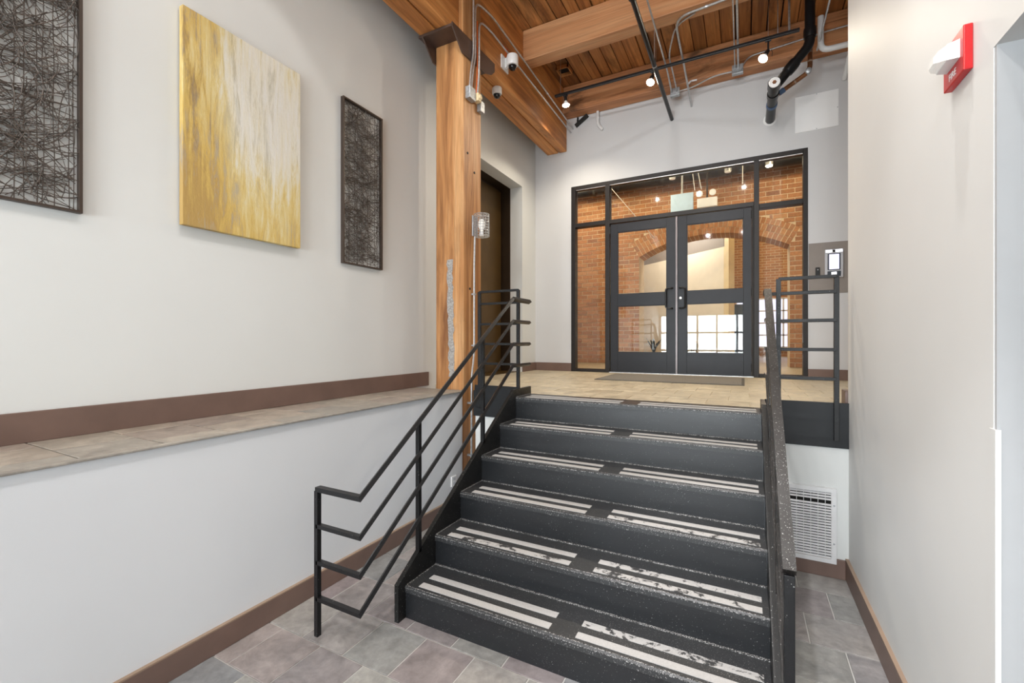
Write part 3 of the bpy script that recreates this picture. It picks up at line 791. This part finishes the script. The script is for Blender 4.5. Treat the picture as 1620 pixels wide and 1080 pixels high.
bx('back_plate', 'steel_box', px1, px1 + .012, 3.655, 3.745, 2.57, 2.77, cl, .003)
G().lathe([(.016, 0), (.018, .03), (.032, .06), (.034, .10), (.026, .128), (.008, .138)], (cx, cy, cz0 + .03), (0, 0, 1), 16).fin('bulb', 'bulb_glass', cl, True)
G().lathe([(.022, 0), (.022, .035)], (cx, cy, cz0), (0, 0, 1), 16).fin('lamp_holder', 'plastic_white', cl)
cd = thing('conduit', 'thin grey conduit running down the post from the cage light', 'conduit', (px1 + .02, 3.7, .1))
G().tube([(px1 + .03, 3.665, 2.57), (px1 + .022, 3.665, 2.3), (px1 + .022, 3.665, 1.42), (px1 + .035, 3.60, 1.22), (px1 + .035, 3.59, .0)], .010, 10, .08).fin('conduit_tube', 'galvanised', cd, True)
for z in (2.0, 1.5): bx('strap', 'steel_box', px1, px1 + .034, 3.648, 3.682, z - .008, z + .008, cd)
for z in (.95, .45): bx('strap', 'steel_box', px1, px1 + .047, 3.573, 3.607, z - .008, z + .008, cd)

# ------------------------------------------------------------------ boxes and conduits on the post and girder
def jbox(label, mat, c, s, group=None):
    t_ = thing('junction_box', label, 'junction box', (c[0], c[1], c[2] - s[2] / 2), group)
    bx('box_body', mat, c[0] - s[0] / 2, c[0] + s[0] / 2, c[1] - s[1] / 2, c[1] + s[1] / 2, c[2] - s[2] / 2, c[2] + s[2] / 2, t_, .004)
    return t_
j1 = jbox('grey steel junction box on the post below two bent conduits', 'steel_box', (px1 + .028, 3.592, 3.915), (.054, .105, .115))
for (yy, zz) in ((3.57, 3.93), (3.61, 3.89)): G().lathe([(.009, 0), (.007, .003)], (px1 + .055, yy, zz), (1, 0, 0), 8).fin('knockout', 'steel_box', j1)
j2 = jbox('cream plastic junction box between two grey boxes on the post', 'plastic_cream', (px1 + .045, 3.685, 3.915), (.060, .060, .075))
G().lathe([(.026, 0), (.026, .012), (.02, .016)], (px1 + .075, 3.685, 3.915), (1, 0, 0), 6).fin('box_cap', 'plastic_cream', j2)
j3 = jbox('grey steel junction box on the post edge under the cream box', 'steel_box', (px1 + .024, 3.785, 3.875), (.046, .075, .105))
G().lathe([(.008, 0), (.006, .003)], (px1 + .047, 3.785, 3.875), (1, 0, 0), 8).fin('knockout', 'steel_box', j3)
def conduit(label, pts, r, fillet=.06, mat='galvanised', group=None, clips=(), name='conduit', cat='conduit', n=10):
    t_ = thing(name, label, cat, pts[0], group)
    G().tube(pts, r, n, fillet).fin('conduit_tube', mat, t_, True)
    for p, ax in clips:
        G().lathe([(r * 1.35, -.012), (r * 1.35, .012)], p, ax, 10).fin('coupling', mat, t_)
    return t_
conduit('steel conduit rising straight from the grey box up the post', [(px1 + .03, 3.572, 3.97), (px1 + .03, 3.60, 4.18), (px1 + .03, 3.64, 4.32), (px1 + .03, 3.64, 5.05), (px1 + .03, 3.56, 5.34)], .010, .08, clips=[((px1 + .03, 3.64, 4.5), (0, 0, 1))])
conduit('steel conduit from the grey box bending onto the girder top', [(px1 + .03, 3.600, 3.97), (px1 + .03, 3.635, 4.18), (px1 + .03, 3.672, 4.32), (px1 + .03, 3.672, 4.86), (px1 + .06, 3.95, 4.88), (px1 + .055, YB - .001, 4.757)], .010, .10, clips=[((px1 + .056, 4.6, 4.848), (0, 1, 0)), ((px1 + .056, 5.4, 4.807), (0, 1, 0))])
conduit('steel conduit from the cream box bending along the girder face', [(px1 + .03, 3.70, 3.95), (px1 + .03, 3.735, 4.12), (px1 + .03, 3.745, 4.30), (px1 + .03, 3.745, 4.72), (px1 + .025, 3.98, 4.76), (px1 + .02, YB - .001, 4.708)], .010, .10, clips=[((px1 + .023, 4.5, 4.75), (0, 1, 0)), ((px1 + .021, 5.5, 4.728), (0, 1, 0))])
conduit('thin orange cable beside the conduit on the post', [(px1 + .03, 3.685, 3.95), (px1 + .022, 3.715, 4.12), (px1 + .022, 3.722, 4.30), (px1 + .022, 3.722, 4.70)], .005, .05, 'orange_wire', None, (), 'cable', 'cable', 6)

# ------------------------------------------------------------------ security cameras
ca = thing('security_camera', 'white dome camera on a wall bracket on the girder side', 'security camera', (gx1, 4.40, 4.55))
bx('bracket_plate', 'plastic_white', gx1 + .001, gx1 + .018, 4.31, 4.47, 4.585, 4.735, ca, .004)
G().prism([(gx1 + .018, 4.72), (gx1 + .15, 4.745), (gx1 + .15, 4.715), (gx1 + .018, 4.61)], 1, 4.385, 4.42).fin('bracket_arm', 'plastic_white', ca)
dc = G().lathe([(.062, .075), (.066, .06), (.066, -.02), (.058, -.035), (.046, -.038)], (gx1 + .105, 4.40, 4.655), (0, 0, 1), 24).fin('camera_body', 'plastic_white', ca, True)
G().lathe([(.046, 0), (.044, -.02), (.032, -.040), (.012, -.050), (.001, -.051)], (gx1 + .105, 4.40, 4.618), (0, 0, 1), 20).fin('camera_dome', 'lens', ca, True)
for k, col in enumerate(('orange_wire', 'orange_wire', 'red_alarm')):
    G().tube([(gx1 + .008 + .006 * k, 4.385 + .012 * k, 4.72), (gx1 + .02, 4.40 + .025 * k, 4.79), (gx1 + .01, 4.39 + .03 * k, 4.87)], .003, 6, .03).fin('wire', col, ca)
cb = thing('security_camera', 'small white dome camera hanging under the girder', 'security camera', (-2.50, 4.41, 4.33))
G().lathe([(.052, 0), (.056, -.012), (.056, -.062), (.050, -.074), (.042, -.076)], (-2.50, 4.41, gz), (0, 0, 1), 24).fin('camera_body', 'plastic_white', cb, True)
G().lathe([(.042, 0), (.040, -.014), (.030, -.034), (.012, -.043), (.001, -.044)], (-2.50, 4.41, gz - .074), (0, 0, 1), 20).fin('camera_dome', 'lens', cb, True)

# ------------------------------------------------------------------ track and track lamps over the landing
TY, TZ = 5.60, 4.855
tk = thing('light_track', 'black lighting track hung across the landing ceiling', 'light track', (-.9, TY, TZ))
bx('track_rail', 'black_satin', -2.27, .525, TY - .018, TY + .018, TZ - .014, TZ + .014, tk, .002)
bx('track_slot', 'black_matte', -2.26, .515, TY - .006, TY + .006, TZ - .0155, TZ - .014, tk)
for x in (-2.19, -.95, .235): G().tube([(x, TY, TZ + .014), (x, TY, CZ - .01)], .0022, 6).fin('hanger_wire', 'galvanised', tk)
G().tube([(.43, TY, TZ + .014), (.43, TY, CZ - .01)], .012, 8).fin('feed_conduit', 'galvanised', tk)
G().tube([(.325, TY, TZ + .014), (.325, TY, CZ - .01)], .005, 8).fin('hanger_rod', 'galvanised', tk)
def lamp(label, x, tilt, rz, drop=0):
    t_ = thing('track_lamp', label, 'lamp', (x, TY, TZ - .2), 'lit bulbs on the black lighting track')
    bx('track_adapter', 'black_satin', x - .03, x + .03, TY - .016, TY + .016, TZ - .034, TZ - .0156, t_, .003)
    ax = Vector((math.sin(tilt) * math.cos(rz), math.sin(tilt) * math.sin(rz), -math.cos(tilt))); c = Vector((x, TY, TZ - .034 - drop))
    if drop: G().tube([(x, TY, TZ - .03), (x, TY, TZ - .04 - drop)], .010, 8).fin('lamp_stem', 'black_satin', t_)
    G().lathe([(.016, 0), (.021, .012), (.021, .055), (.018, .068)], c, ax, 16).fin('lamp_socket', 'black_satin', t_, True)
    G().tube([c + Vector((-.028, 0, 0)), c + Vector((-.040, 0, -.03)), c + Vector((-.034, 0, -.075))], .003, 6).fin('yoke_arm', 'black_satin', t_)
    G().tube([c + Vector((.028, 0, 0)), c + Vector((.040, 0, -.03)), c + Vector((.034, 0, -.075))], .003, 6).fin('yoke_arm', 'black_satin', t_)
    G().lathe([(.016, .068), (.024, .085), (.044, .112), (.047, .122)], c, ax, 18).fin('bulb_neck', 'bulb_glass', t_, True)
    G().lathe([(.047, .122), (.045, .130), (.030, .137), (.001, .140)], c, ax, 18).fin('bulb_face', 'bulb', t_, True)
    tip = c + ax * .16
    spot('track_lamp_light', tip, tip + ax, 62, 130, .7, (1, .88, .70), .05)
lamp('lit bulb on the track nearest the timber girder', -2.12, .06, 0)
lamp('lit bulb on the track beside the long black pipe', -.985, .45, -2.0, .03)
lamp('lit bulb on the track beside the black drain pipe', .235, .60, -2.4, .10)

# ------------------------------------------------------------------ pipes and conduits on the ceiling
pp = thing('sprinkler_pipe', 'long straight black pipe under the joists entering the back wall', 'pipe', (-.875, YB, 4.58))
G().tube([(-.875, 2.2, 4.575), (-.875, YB - .003, 4.575)], .024, 14).fin('pipe_run', 'black_pipe', pp, True)
G().lathe([(.034, -.04), (.036, 0), (.034, .04)], (-.875, 3.93, 4.575), (0, 1, 0), 14).fin('pipe_fitting', 'black_pipe', pp, True)
G().lathe([(.025, -.006), (.025, .006)], (-.875, 5.06, 4.575), (0, 1, 0), 14).fin('clamp_band', 'galvanised', pp)
G().tube([(-.875, 5.06, 4.60), (-.875, 5.06, 4.965)], .005, 6).fin('hanger_rod', 'galvanised', pp)
BX1, BX2 = (-.87 + .02, 6.15, 4.865), (-.075, 6.15, 4.885)
b1_ = jbox('galvanised junction box hanging under the worn joist by the long pipe', 'steel_box', (-.80, 6.15, 4.80), (.115, .06, .10))
b2_ = jbox('galvanised junction box under the worn joist below two parallel conduits', 'steel_box', (-.070, 6.14, 4.885), (.125, .06, .11))
conduit('straight thin conduit beside the long black pipe', [(-.842, 2.4, 4.892), (-.842, 5.74, 4.892), (-.838, 6.118, 4.80)], .010, .06, clips=[((-.842, 4.3, 4.892), (0, 1, 0))])
conduit('thin conduit bending diagonally up to the smooth joist', [(-.775, 6.118, 4.80), (-.785, 5.80, 4.890), (-.785, 5.46, 4.893), (-.66, 5.08, 4.955), (-.45, 4.97, 4.955)], .009, .14)
conduit('bright conduit running along the smooth joist then down to the back wall', [(.45, 4.76, 4.98), (.05, 4.84, 4.950), (-.10, 4.90, 4.950), (-.645, 4.95, 4.950), (-.645, 5.25, 4.900), (-.645, 5.74, 4.893), (-.625, YB - .001, 4.692)], .012, .16, clips=[((-.34, 4.92, 4.950), (1, .08, 0))])
conduit('wavy conduit joining the two galvanised boxes under the worn joist', [(-.744, 6.15, 4.805), (-.58, 6.15, 4.812), (-.40, 6.15, 4.875), (-.26, 6.15, 4.89), (-.135, 6.15, 4.885)], .009, .10)
conduit('left one of two parallel conduits rising from the galvanised box', [(-.098, 6.11, 4.90), (-.098, 2.6, 4.90)], .007, 0)
conduit('thicker one of two parallel conduits rising from the galvanised box', [(-.062, 6.11, 4.90), (-.062, 2.6, 4.90)], .011, 0)
conduit('thin bright conduit along the worn joist face behind the drain pipe', [(-.02, 6.17, 4.93), (.05, 6.17, 5.03), (.9, 6.17, 5.09), (1.9, 6.17, 5.09)], .010, .12)
conduit('grey conduit running diagonally past the drain pipe', [(.74, 6.10, 4.86), (.74, 4.2, 4.86)], .010, 0)
conduit('small looped conduit around the top of the drain pipe', [(.50, 5.47, 5.34), (.50, 5.47, 5.20), (.60, 5.45, 5.14), (.70, 5.47, 5.20), (.70, 5.47, 5.34)], .012, .09)
conduit('white pipe dropping from the ceiling and turning along the joist', [(.755, 5.95, 5.14), (.755, 5.95, 4.76), (1.9, 5.95, 4.76)], .030, .09, 'pipe_white', None, (), 'water_pipe', 'pipe', 14)
conduit('short white pipe slanting into the back wall', [(1.06, 6.05, 4.83), (1.04, YB - .003, 4.60)], .026, 0, 'pipe_white', None, (), 'water_pipe', 'pipe', 12)
conduit('white pipe stub bent against the back wall under the worn joist', [(-1.905, YB - .035, 4.915), (-1.905, YB - .035, 4.72), (-1.835, YB - .03, 4.635)], .022, .05, 'pipe_white', None, (), 'pipe_stub', 'pipe', 12)
bk = thing('pipe_bracket', 'dark slanted bracket on the back wall by the girder end', 'bracket', (-2.18, YB - .04, 4.78))
G().bar([(-2.25, YB - .03, 4.775), (-2.06, YB - .03, 4.90)], .045, .045).fin('bracket_arm', 'black_matte', bk)
G().bar([(-2.22, YB - .03, 4.80), (-2.215, YB - .03, 4.90)], .02, .02).fin('bracket_stay', 'black_matte', bk)
bt = thing('paper_tag', 'pale bent tag hanging under the worn joist', 'tag', (-.60, 6.16, 4.86))
G().bar([(-.655, 6.16, 4.865), (-.605, 6.16, 4.905)], .004, .022).fin('tag_leaf', 'plastic_white', bt)
G().bar([(-.605, 6.16, 4.905), (-.535, 6.16, 4.900)], .004, .020).fin('tag_leaf', 'plastic_white', bt)
hb = thing('ceiling_box', 'open dark square box set in the ceiling planks', 'ceiling box', (-2.20, 5.85, CZ - .06))
g = G(); a0, a1, c0, c1 = -2.31, -2.13, 5.72, 5.92
g.box(a0, a1, c0, c0 + .015, CZ - .06, CZ - .008); g.box(a0, a1, c1 - .015, c1, CZ - .06, CZ - .008); g.box(a0, a0 + .015, c0, c1, CZ - .06, CZ - .008); g.box(a1 - .015, a1, c0, c1, CZ - .06, CZ - .008)
g.fin('box_rim', 'wood_plank', hb); bx('box_back', 'dark_void', a0 + .015, a1 - .015, c0 + .015, c1 - .015, CZ - .014, CZ - .009, hb)

dp = thing('drain_pipe', 'fat black drain pipe with clean-out cap entering the back wall', 'pipe', (.285, YB, 4.3))
ax_, az_ = .288, 4.30
G().tube([(ax_, 5.50, az_), (ax_, YB - .003, az_)], .052, 18).fin('pipe_run', 'black_pipe', dp, True)
G().lathe([(.060, 0), (.060, .07), (.056, .075)], (ax_, 5.72, az_), (0, 1, 0), 18).fin('pipe_collar', 'black_pipe', dp, True)
G().lathe([(.058, 0), (.058, .05)], (ax_, 5.97, az_), (0, 1, 0), 18).fin('tape_band', 'blue_tape', dp, True)
G().lathe([(.062, -.005), (.062, .10), (.054, .105)], (ax_, 5.50, az_), (0, 1, 0), 20).fin('cleanout_hub', 'black_pipe', dp, True)
cc = G().lathe([(.055, 0), (.053, .012), (.045, .014)], (ax_, 5.495, az_), (0, -1, 0), 20).fin('cleanout_cap', 'plastic_white', dp, True)
G().lathe([(.022, 0), (.015, .012)], (ax_, 5.481, az_), (0, -1, 0), 6).fin('cap_nut', 'copper', cc)
G().tube([(ax_, 5.62, az_), (.60, 5.62, 4.66), (.618, 5.62, 4.72), (.618, 5.62, CZ - .01)], .048, 18, .03).fin('pipe_riser', 'black_pipe', dp, True)
di = Vector((.60 - ax_, 0, 4.66 - az_)).normalized()
G().lathe([(.056, -.06), (.060, -.03), (.060, .03), (.056, .06)], Vector((ax_, 5.62, az_)) + di * .25, di, 18).fin('pipe_collar', 'black_pipe', dp, True)
G().lathe([(.056, -.05), (.060, -.02), (.060, .02), (.056, .05)], (.618, 5.62, 4.80), (0, 0, 1), 18).fin('pipe_collar', 'black_pipe', dp, True)
G().lathe([(.056, 0), (.075, .001), (.075, .004), (.056, .005)], (ax_, YB - .006, az_), (0, 1, 0), 18).fin('wall_ring', 'plastic_white', dp)
kp = thing('copper_pipe', 'brown copper pipe joining the black drain pipe', 'pipe', (.4, 5.85, 4.4))
G().tube([(.335, 5.85, 4.335), (.62, 5.85, 4.50), (.645, 5.85, 4.56), (.645, 5.85, 4.93)], .024, 14, .05).fin('pipe_run', 'copper', kp, True)
G().lathe([(.030, -.03), (.030, .03)], (.375, 5.85, 4.358), (.285, 0, .165), 14).fin('pipe_collar', 'blue_tape', kp, True)
G().lathe([(.030, -.02), (.030, .03), (.022, .035)], (.625, 5.83, 4.505), (0, -1, 0), 14).fin('pipe_cap', 'steel_box', kp, True)
for (p, a) in (((.50, 5.85, 4.43), (.285, 0, .165)), ((.645, 5.85, 4.72), (0, 0, 1)), ((.645, 5.85, 4.62), (0, 0, 1))): G().lathe([(.0255, -.008), (.0255, .008)], p, a, 14).fin('solder_ring', 'brown_pale', kp)

# ------------------------------------------------------------------ hall beyond the doors
YF = 9.0
hf = struct(bx('floor_hall', 'tile_beige', -3.9, 2.4, YB + .2, 15.0, LZ - .1, LZ - .001), 'beige floor of the brick hall beyond the doors')
w = G(); w.box(-4.0, -3.9, YB + .2, 15.0, LZ - .1, 5.0); struct(w.fin('wall_hall_left', 'brick_far'), 'brick side wall of the hall beyond the doors')
w = G(); w.box(2.4, 2.5, YB + .2, 15.0, LZ - .1, 5.0); struct(w.fin('wall_hall_right', 'brick_far'), 'brick side wall at the far right of the hall')
w = G(); w.box(-4.0, 2.5, YB + .2, 15.0, 4.72, 4.9); struct(w.fin('ceiling_hall', 'hall_ceiling'), 'dark ceiling of the hall beyond the doors')
w = G(); w.box(-4.0, 2.5, 14.9, 15.1, LZ - .1, 4.8); struct(w.fin('wall_lounge', 'brick_far'), 'far golden brick wall of the lounge')
# arched brick wall
wf = sthing('wall_arch', 'red brick wall with a wide segmental arch', (-.575, YF, LZ))
ox0, ox1, apex, riseA = -1.85, .70, 3.53, .33
half = (ox1 - ox0) / 2; xc = (ox0 + ox1) / 2
Ra = (half ** 2 + riseA ** 2) / (2 * riseA); zc = apex - Ra; spring = apex - riseA
def arcz(x): return zc + math.sqrt(Ra * Ra - (x - xc) ** 2)
WD = .48
g = G(); g.box(-3.9, ox0, YF + .008, YF + WD, LZ, 4.72); g.box(ox1, 2.4, YF + .008, YF + WD, LZ, 4.72)
nn = 24
for k in range(nn):
    xa, xb = ox0 + (ox1 - ox0) * k / nn, ox0 + (ox1 - ox0) * (k + 1) / nn
    g.prism([(xa, arcz(xa) + .004), (xb, arcz(xb) + .004), (xb, 4.72), (xa, 4.72)], 1, YF + .008, YF + WD) if False else None
    vs = [[(xa, y, arcz(xa) + .004), (xb, y, arcz(xb) + .004), (xb, y, 4.72), (xa, y, 4.72)] for y in (YF + .008, YF + WD)]
    g.rings(vs)
g.fin('mortar_bed', 'mortar', wf)
RING, NR = .105, 3
bricks = []      # (sort key, builder)
br = random.Random(12)
th0 = math.asin(half / Ra)
for ring in range(NR):
    r0 = Ra + ring * (RING + .008); r1 = r0 + RING
    m = int(2 * th0 * r0 / .076); off = .5 if ring % 2 else 0
    for k in range(m):
        a0 = -th0 + 2 * th0 * (k + .08) / m; a1 = -th0 + 2 * th0 * (k + .92) / m
        pl = [(xc + r * math.sin(a), zc + r * math.cos(a)) for (r, a) in ((r0, a0), (r0, a1), (r1, a1), (r1, a0))]
        dep = WD if ring == 0 else .1
        def mk(g, pl=pl, dep=dep, j=br.uniform(0, .006)): g.prism(pl, 1, YF - j, YF + dep)
        bricks.append((0 + ring * .1, mk, None))
RO = Ra + NR * (RING + .008) + .004
full = None
row = 0; z = LZ + .006
while z < 4.60:
    zt = z + .070
    offx = 0 if row % 2 else .109
    x = -3.9 - offx
    while x < 1.9:
        segs = [(max(x + .006, -3.9), min(x + .211, 1.9))]
        # cut out opening / ring
        zm = (z + zt) / 2
        if zm < spring: cut = (ox0, ox1)
        else:
            # at height zm the ring spans while distance from arch centre < RO and within angle range
            q = RO * RO - (zm - zc) ** 2
            if q > 0:
                hx = math.sqrt(q)
                tmax = math.tan(th0) * (zm - zc)
                hx = min(hx, tmax + .002); cut = (xc - hx, xc + hx)
            else: cut = None
        out = []
        for (a, b) in segs:
            if cut and b > cut[0] and a < cut[1]:
                if a < cut[0] - .03: out.append((a, cut[0] - .002))
                if b > cut[1] + .03: out.append((cut[1] + .002, b))
            else: out.append((a, b))
        for (a, b) in out:
            if b - a < .03: continue
            edge = zm < spring and (abs(b - ox0) < .02 or abs(a - ox1) < .02)
            dep = WD if edge else .09
            def mk(g, a=a, b=b, z=z, zt=zt, dep=dep, j=br.uniform(-.003, .007)): g.box(a, b, YF - j, YF + dep, z, zt)
            cxm = (a + b) / 2
            key = 1 + min(abs(cxm - ox0), abs(cxm - ox1)) if zm < 3.9 else 3 + abs(cxm - xc) * .2 + zm * .3
            bricks.append((key, mk, (a, b, z, zt, dep)))
        x += .2175
    z = zt + .0135; row += 1
bricks.sort(key=lambda t: t[0])
for i, (k, mk, _) in enumerate(bricks[:300]):
    g = G(); mk(g); g.fin('brick', 'brick', wf)
g = G()
for (k, mk, _) in bricks[300:]: mk(g)
o = g.fin('brick_courses', 'brick', wf); o['kind'] = 'stuff'
# plaster partition seen through the arch
dirp = Vector((-.77, .635, 0)); p0 = Vector((-.365, 10.0, 0)); nrm = Vector((dirp.y, -dirp.x, 0))
def slab(a, b, t, z0, z1):
    A, B = p0 + dirp * a, p0 + dirp * b; q = Vector((.635, .77, 0)) * t
    return [[(A.x, A.y, z), (B.x, B.y, z), (B.x + q.x, B.y + q.y, z), (A.x + q.x, A.y + q.y, z)] for z in (z0, z1)]
pw = sthing('wall_partition', 'cream plaster partition seen through the arch', (p0.x, p0.y, LZ))
G().rings(slab(0, 3.6, .12, LZ, 3.455)).fin('partition_plaster', 'paint_cream', pw)
G().rings(slab(-.02, 3.6, .16, 3.455, 4.7)).fin('partition_band', 'paint_taupe', pw)
G().rings(slab(-.12, 0, .16, LZ, 4.7)).fin('partition_post', 'plastic_cream', pw)
# lit windows of the lounge
lwn = sthing('window_3', 'white gridded lounge window glowing with daylight', (.9, 14.85, 1.2))
bx('window_pane', 'screen_lit', -.2, 2.2, 14.86, 14.88, 1.35, 2.75, lwn)
for k in range(7): bx('glazing_bar', 'plastic_white', -.2 + .4 * k - .02, -.2 + .4 * k + .02, 14.82, 14.86, 1.35, 2.75, lwn)
for k in range(5): bx('glazing_bar', 'plastic_white', -.2, 2.2, 14.82, 14.86, 1.35 + .35 * k - .02, 1.35 + .35 * k + .02, lwn)
# lounge furniture
tb = thing('reflection_table', 'low white round table put in for a reflection in the door glass', 'table', (-.5, 9.8, LZ))  # pale oval reflection in the glass, put in as a table shape
G().lathe([(.30, 0), (.34, .010), (.34, .028), (.31, .034)], (-.50, 9.62, LZ + .27), (0, 0, 1), 32).fin('table_top', 'furniture_white', tb, True)
G().lathe([(.045, 0), (.035, .1), (.035, .24), (.09, .26)], (-.50, 9.62, LZ + .01), (0, 0, 1), 16).fin('pedestal', 'furniture_white', tb, True)
G().lathe([(.22, 0), (.20, .012), (.05, .03)], (-.50, 9.62, LZ), (0, 0, 1), 24).fin('table_foot', 'furniture_white', tb, True)
sc_ = thing('dark_cabinet', 'tall dark blue cabinet standing behind the white table', 'cabinet', (-.12, 10.9, LZ))
bx('cabinet_body', 'furniture_dark', -.36, .06, 10.8, 11.2, LZ + .05, LZ + 1.25, sc_, .01)
for x in (-.355, -.145): bx('cabinet_door', 'furniture_dark', x, x + .20, 10.785, 10.8, LZ + .07, LZ + 1.23, sc_, .004)
bx('cabinet_plinth', 'black_matte', -.34, .04, 10.82, 11.18, LZ, LZ + .05, sc_)
ch = thing('armchair', 'low olive brown armchair beside the white table', 'armchair', (-1.12, 9.8, LZ))
bx('seat', 'furniture_olive', -1.30, -.94, 9.66, 10.0, LZ + .10, LZ + .30, ch, .04, True)
bx('backrest', 'furniture_olive', -1.30, -.94, 9.98, 10.10, LZ + .10, LZ + .58, ch, .04, True)
for x in (-1.34, -.94): bx('arm', 'furniture_olive', x, x + .07, 9.66, 10.08, LZ + .10, LZ + .42, ch, .03, True)
for (x, y) in ((-1.28, 9.70), (-.96, 9.70), (-1.28, 10.05), (-.96, 10.05)): G().tube([(x, y, LZ), (x, y, LZ + .11)], .015, 8).fin('leg', 'black_matte', ch)
pc = thing('artificial_plant', 'dark spiky leafed plant in a pot beside the cream partition', 'plant', (-1.70, 9.75, LZ))
G().lathe([(.09, 0), (.12, .20), (.11, .20), (.10, .17)], (-1.70, 9.75, LZ), (0, 0, 1), 16).fin('pot', 'furniture_olive', pc, True)
for k in range(14):
    a = 2 * math.pi * k / 14; ln = br.uniform(.18, .34); q = Vector((math.cos(a), math.sin(a), 0)); c = Vector((-1.70, 9.75, LZ + .18))
    pts = [c, c + q * .06 + Vector((0, 0, ln * .6)), c + q * .15 + Vector((0, 0, ln))]
    G().sweep(pts, [(-.018, -.001), (.018, -.001), (.018, .001), (-.018, .001)]).fin('leaf', 'furniture_dark', pc)
# things hung in the hall
hs = thing('hanging_board', 'blank pale blue board hung from a rod in the hall', 'board', (-.93, 8.0, 3.6))
bx('board_plate', 'board_pale', -1.114, -.752, 7.99, 8.02, 3.56, 4.035, hs, .003)
G().tube([(-.93, 8.005, 4.03), (-.93, 8.005, 4.72)], .016, 8).fin('hanging_rod', 'steel_box', hs)
em = thing('emergency_light', 'white emergency light box with two round lamp heads', 'emergency light', (-.54, 8.0, 3.74))
bx('light_box', 'plastic_white', -.690, -.386, 7.94, 8.04, 3.745, 3.895, em, .006)
for x in (-.655, -.455): G().lathe([(.03, .05), (.052, .02), (.052, 0), (.042, -.004)], (x, 7.95, 3.975), (0, 1, 0), 18).fin('lamp_head', 'plastic_white', em, True)
G().tube([(-.54, 8.0, 3.89), (-.54, 8.0, 4.72)], .014, 8).fin('hanging_rod', 'black_matte', em)
for (x0_, x1_, lb) in ((-.72, -.80, 'thin pale brace wire running up beside the pale blue board'), (-.62, -.74, 'thin pale brace wire running up from the round lamp heads')):
    o = conduit(lb, [(x0_, 7.90, 4.03), (x1_, 7.90, 4.72)], .006, 0, 'plastic_white', 'pale brace wires in the hall', (), 'brace_wire', 'wire', 6)
conduit('thin diagonal guy wire across the bricks of the hall', [(-2.45, 7.7, 4.715), (-1.55, 8.985, 3.55)], .006, 0, 'plastic_white', None, (), 'guy_wire', 'wire', 6)
conduit('slim white pendant rod with small sensor in the hall', [(-.02, 8.2, 4.70), (-.02, 8.2, 4.15)], .008, 0, 'plastic_white', None, [((-.02, 8.2, 4.13), (0, 0, 1))], 'pendant_rod', 'rod', 8)
dk = thing('air_duct', 'black round duct running along the hall ceiling', 'duct', (-1, 8.55, 4.5))
G().tube([(-3.85, 8.5, 4.52), (2.3, 8.5, 4.52)], .13, 18).fin('duct_run', 'black_pipe', dk, True)
for x in (-2.6, -1.3, .0, 1.3):
    G().tube([(x, 8.5, 4.64), (x, 8.5, 4.72)], .008, 6).fin('hanger', 'black_matte', dk)
    G().lathe([(.135, -.02), (.135, .02)], (x, 8.5, 4.52), (1, 0, 0), 18).fin('duct_band', 'black_matte', dk)
def hall_lamp(label, x, z, lit):
    t_ = thing('hall_spotlight', label, 'lamp', (x, 7.95, z))
    G().lathe([(.055, 0), (.055, .13), (.03, .15)], (x, 7.95, z), (0, 0, 1), 16).fin('lamp_can', 'steel_box', t_, True)
    G().lathe([(.048, 0), (.044, -.012), (.001, -.016)], (x, 7.95, z), (0, 0, 1), 16).fin('bulb', 'bulb' if lit else 'bulb_glass', t_, True)
    G().tube([(x, 7.95, z + .14), (x, 7.95, 4.72)], .01, 8).fin('stem', 'black_matte', t_)
hall_lamp('steel can spotlight hanging by the pendant rod in the hall', -.23, 4.27, False)
hall_lamp('lit can spotlight above the right sidelight in the hall', .345, 4.26, True)
hall_lamp('small can spotlight hanging left of the pale blue board', -1.08, 4.30, False)
hall_lamp('can spotlight hanging near the diagonal guy wire', -2.0, 4.36, False)
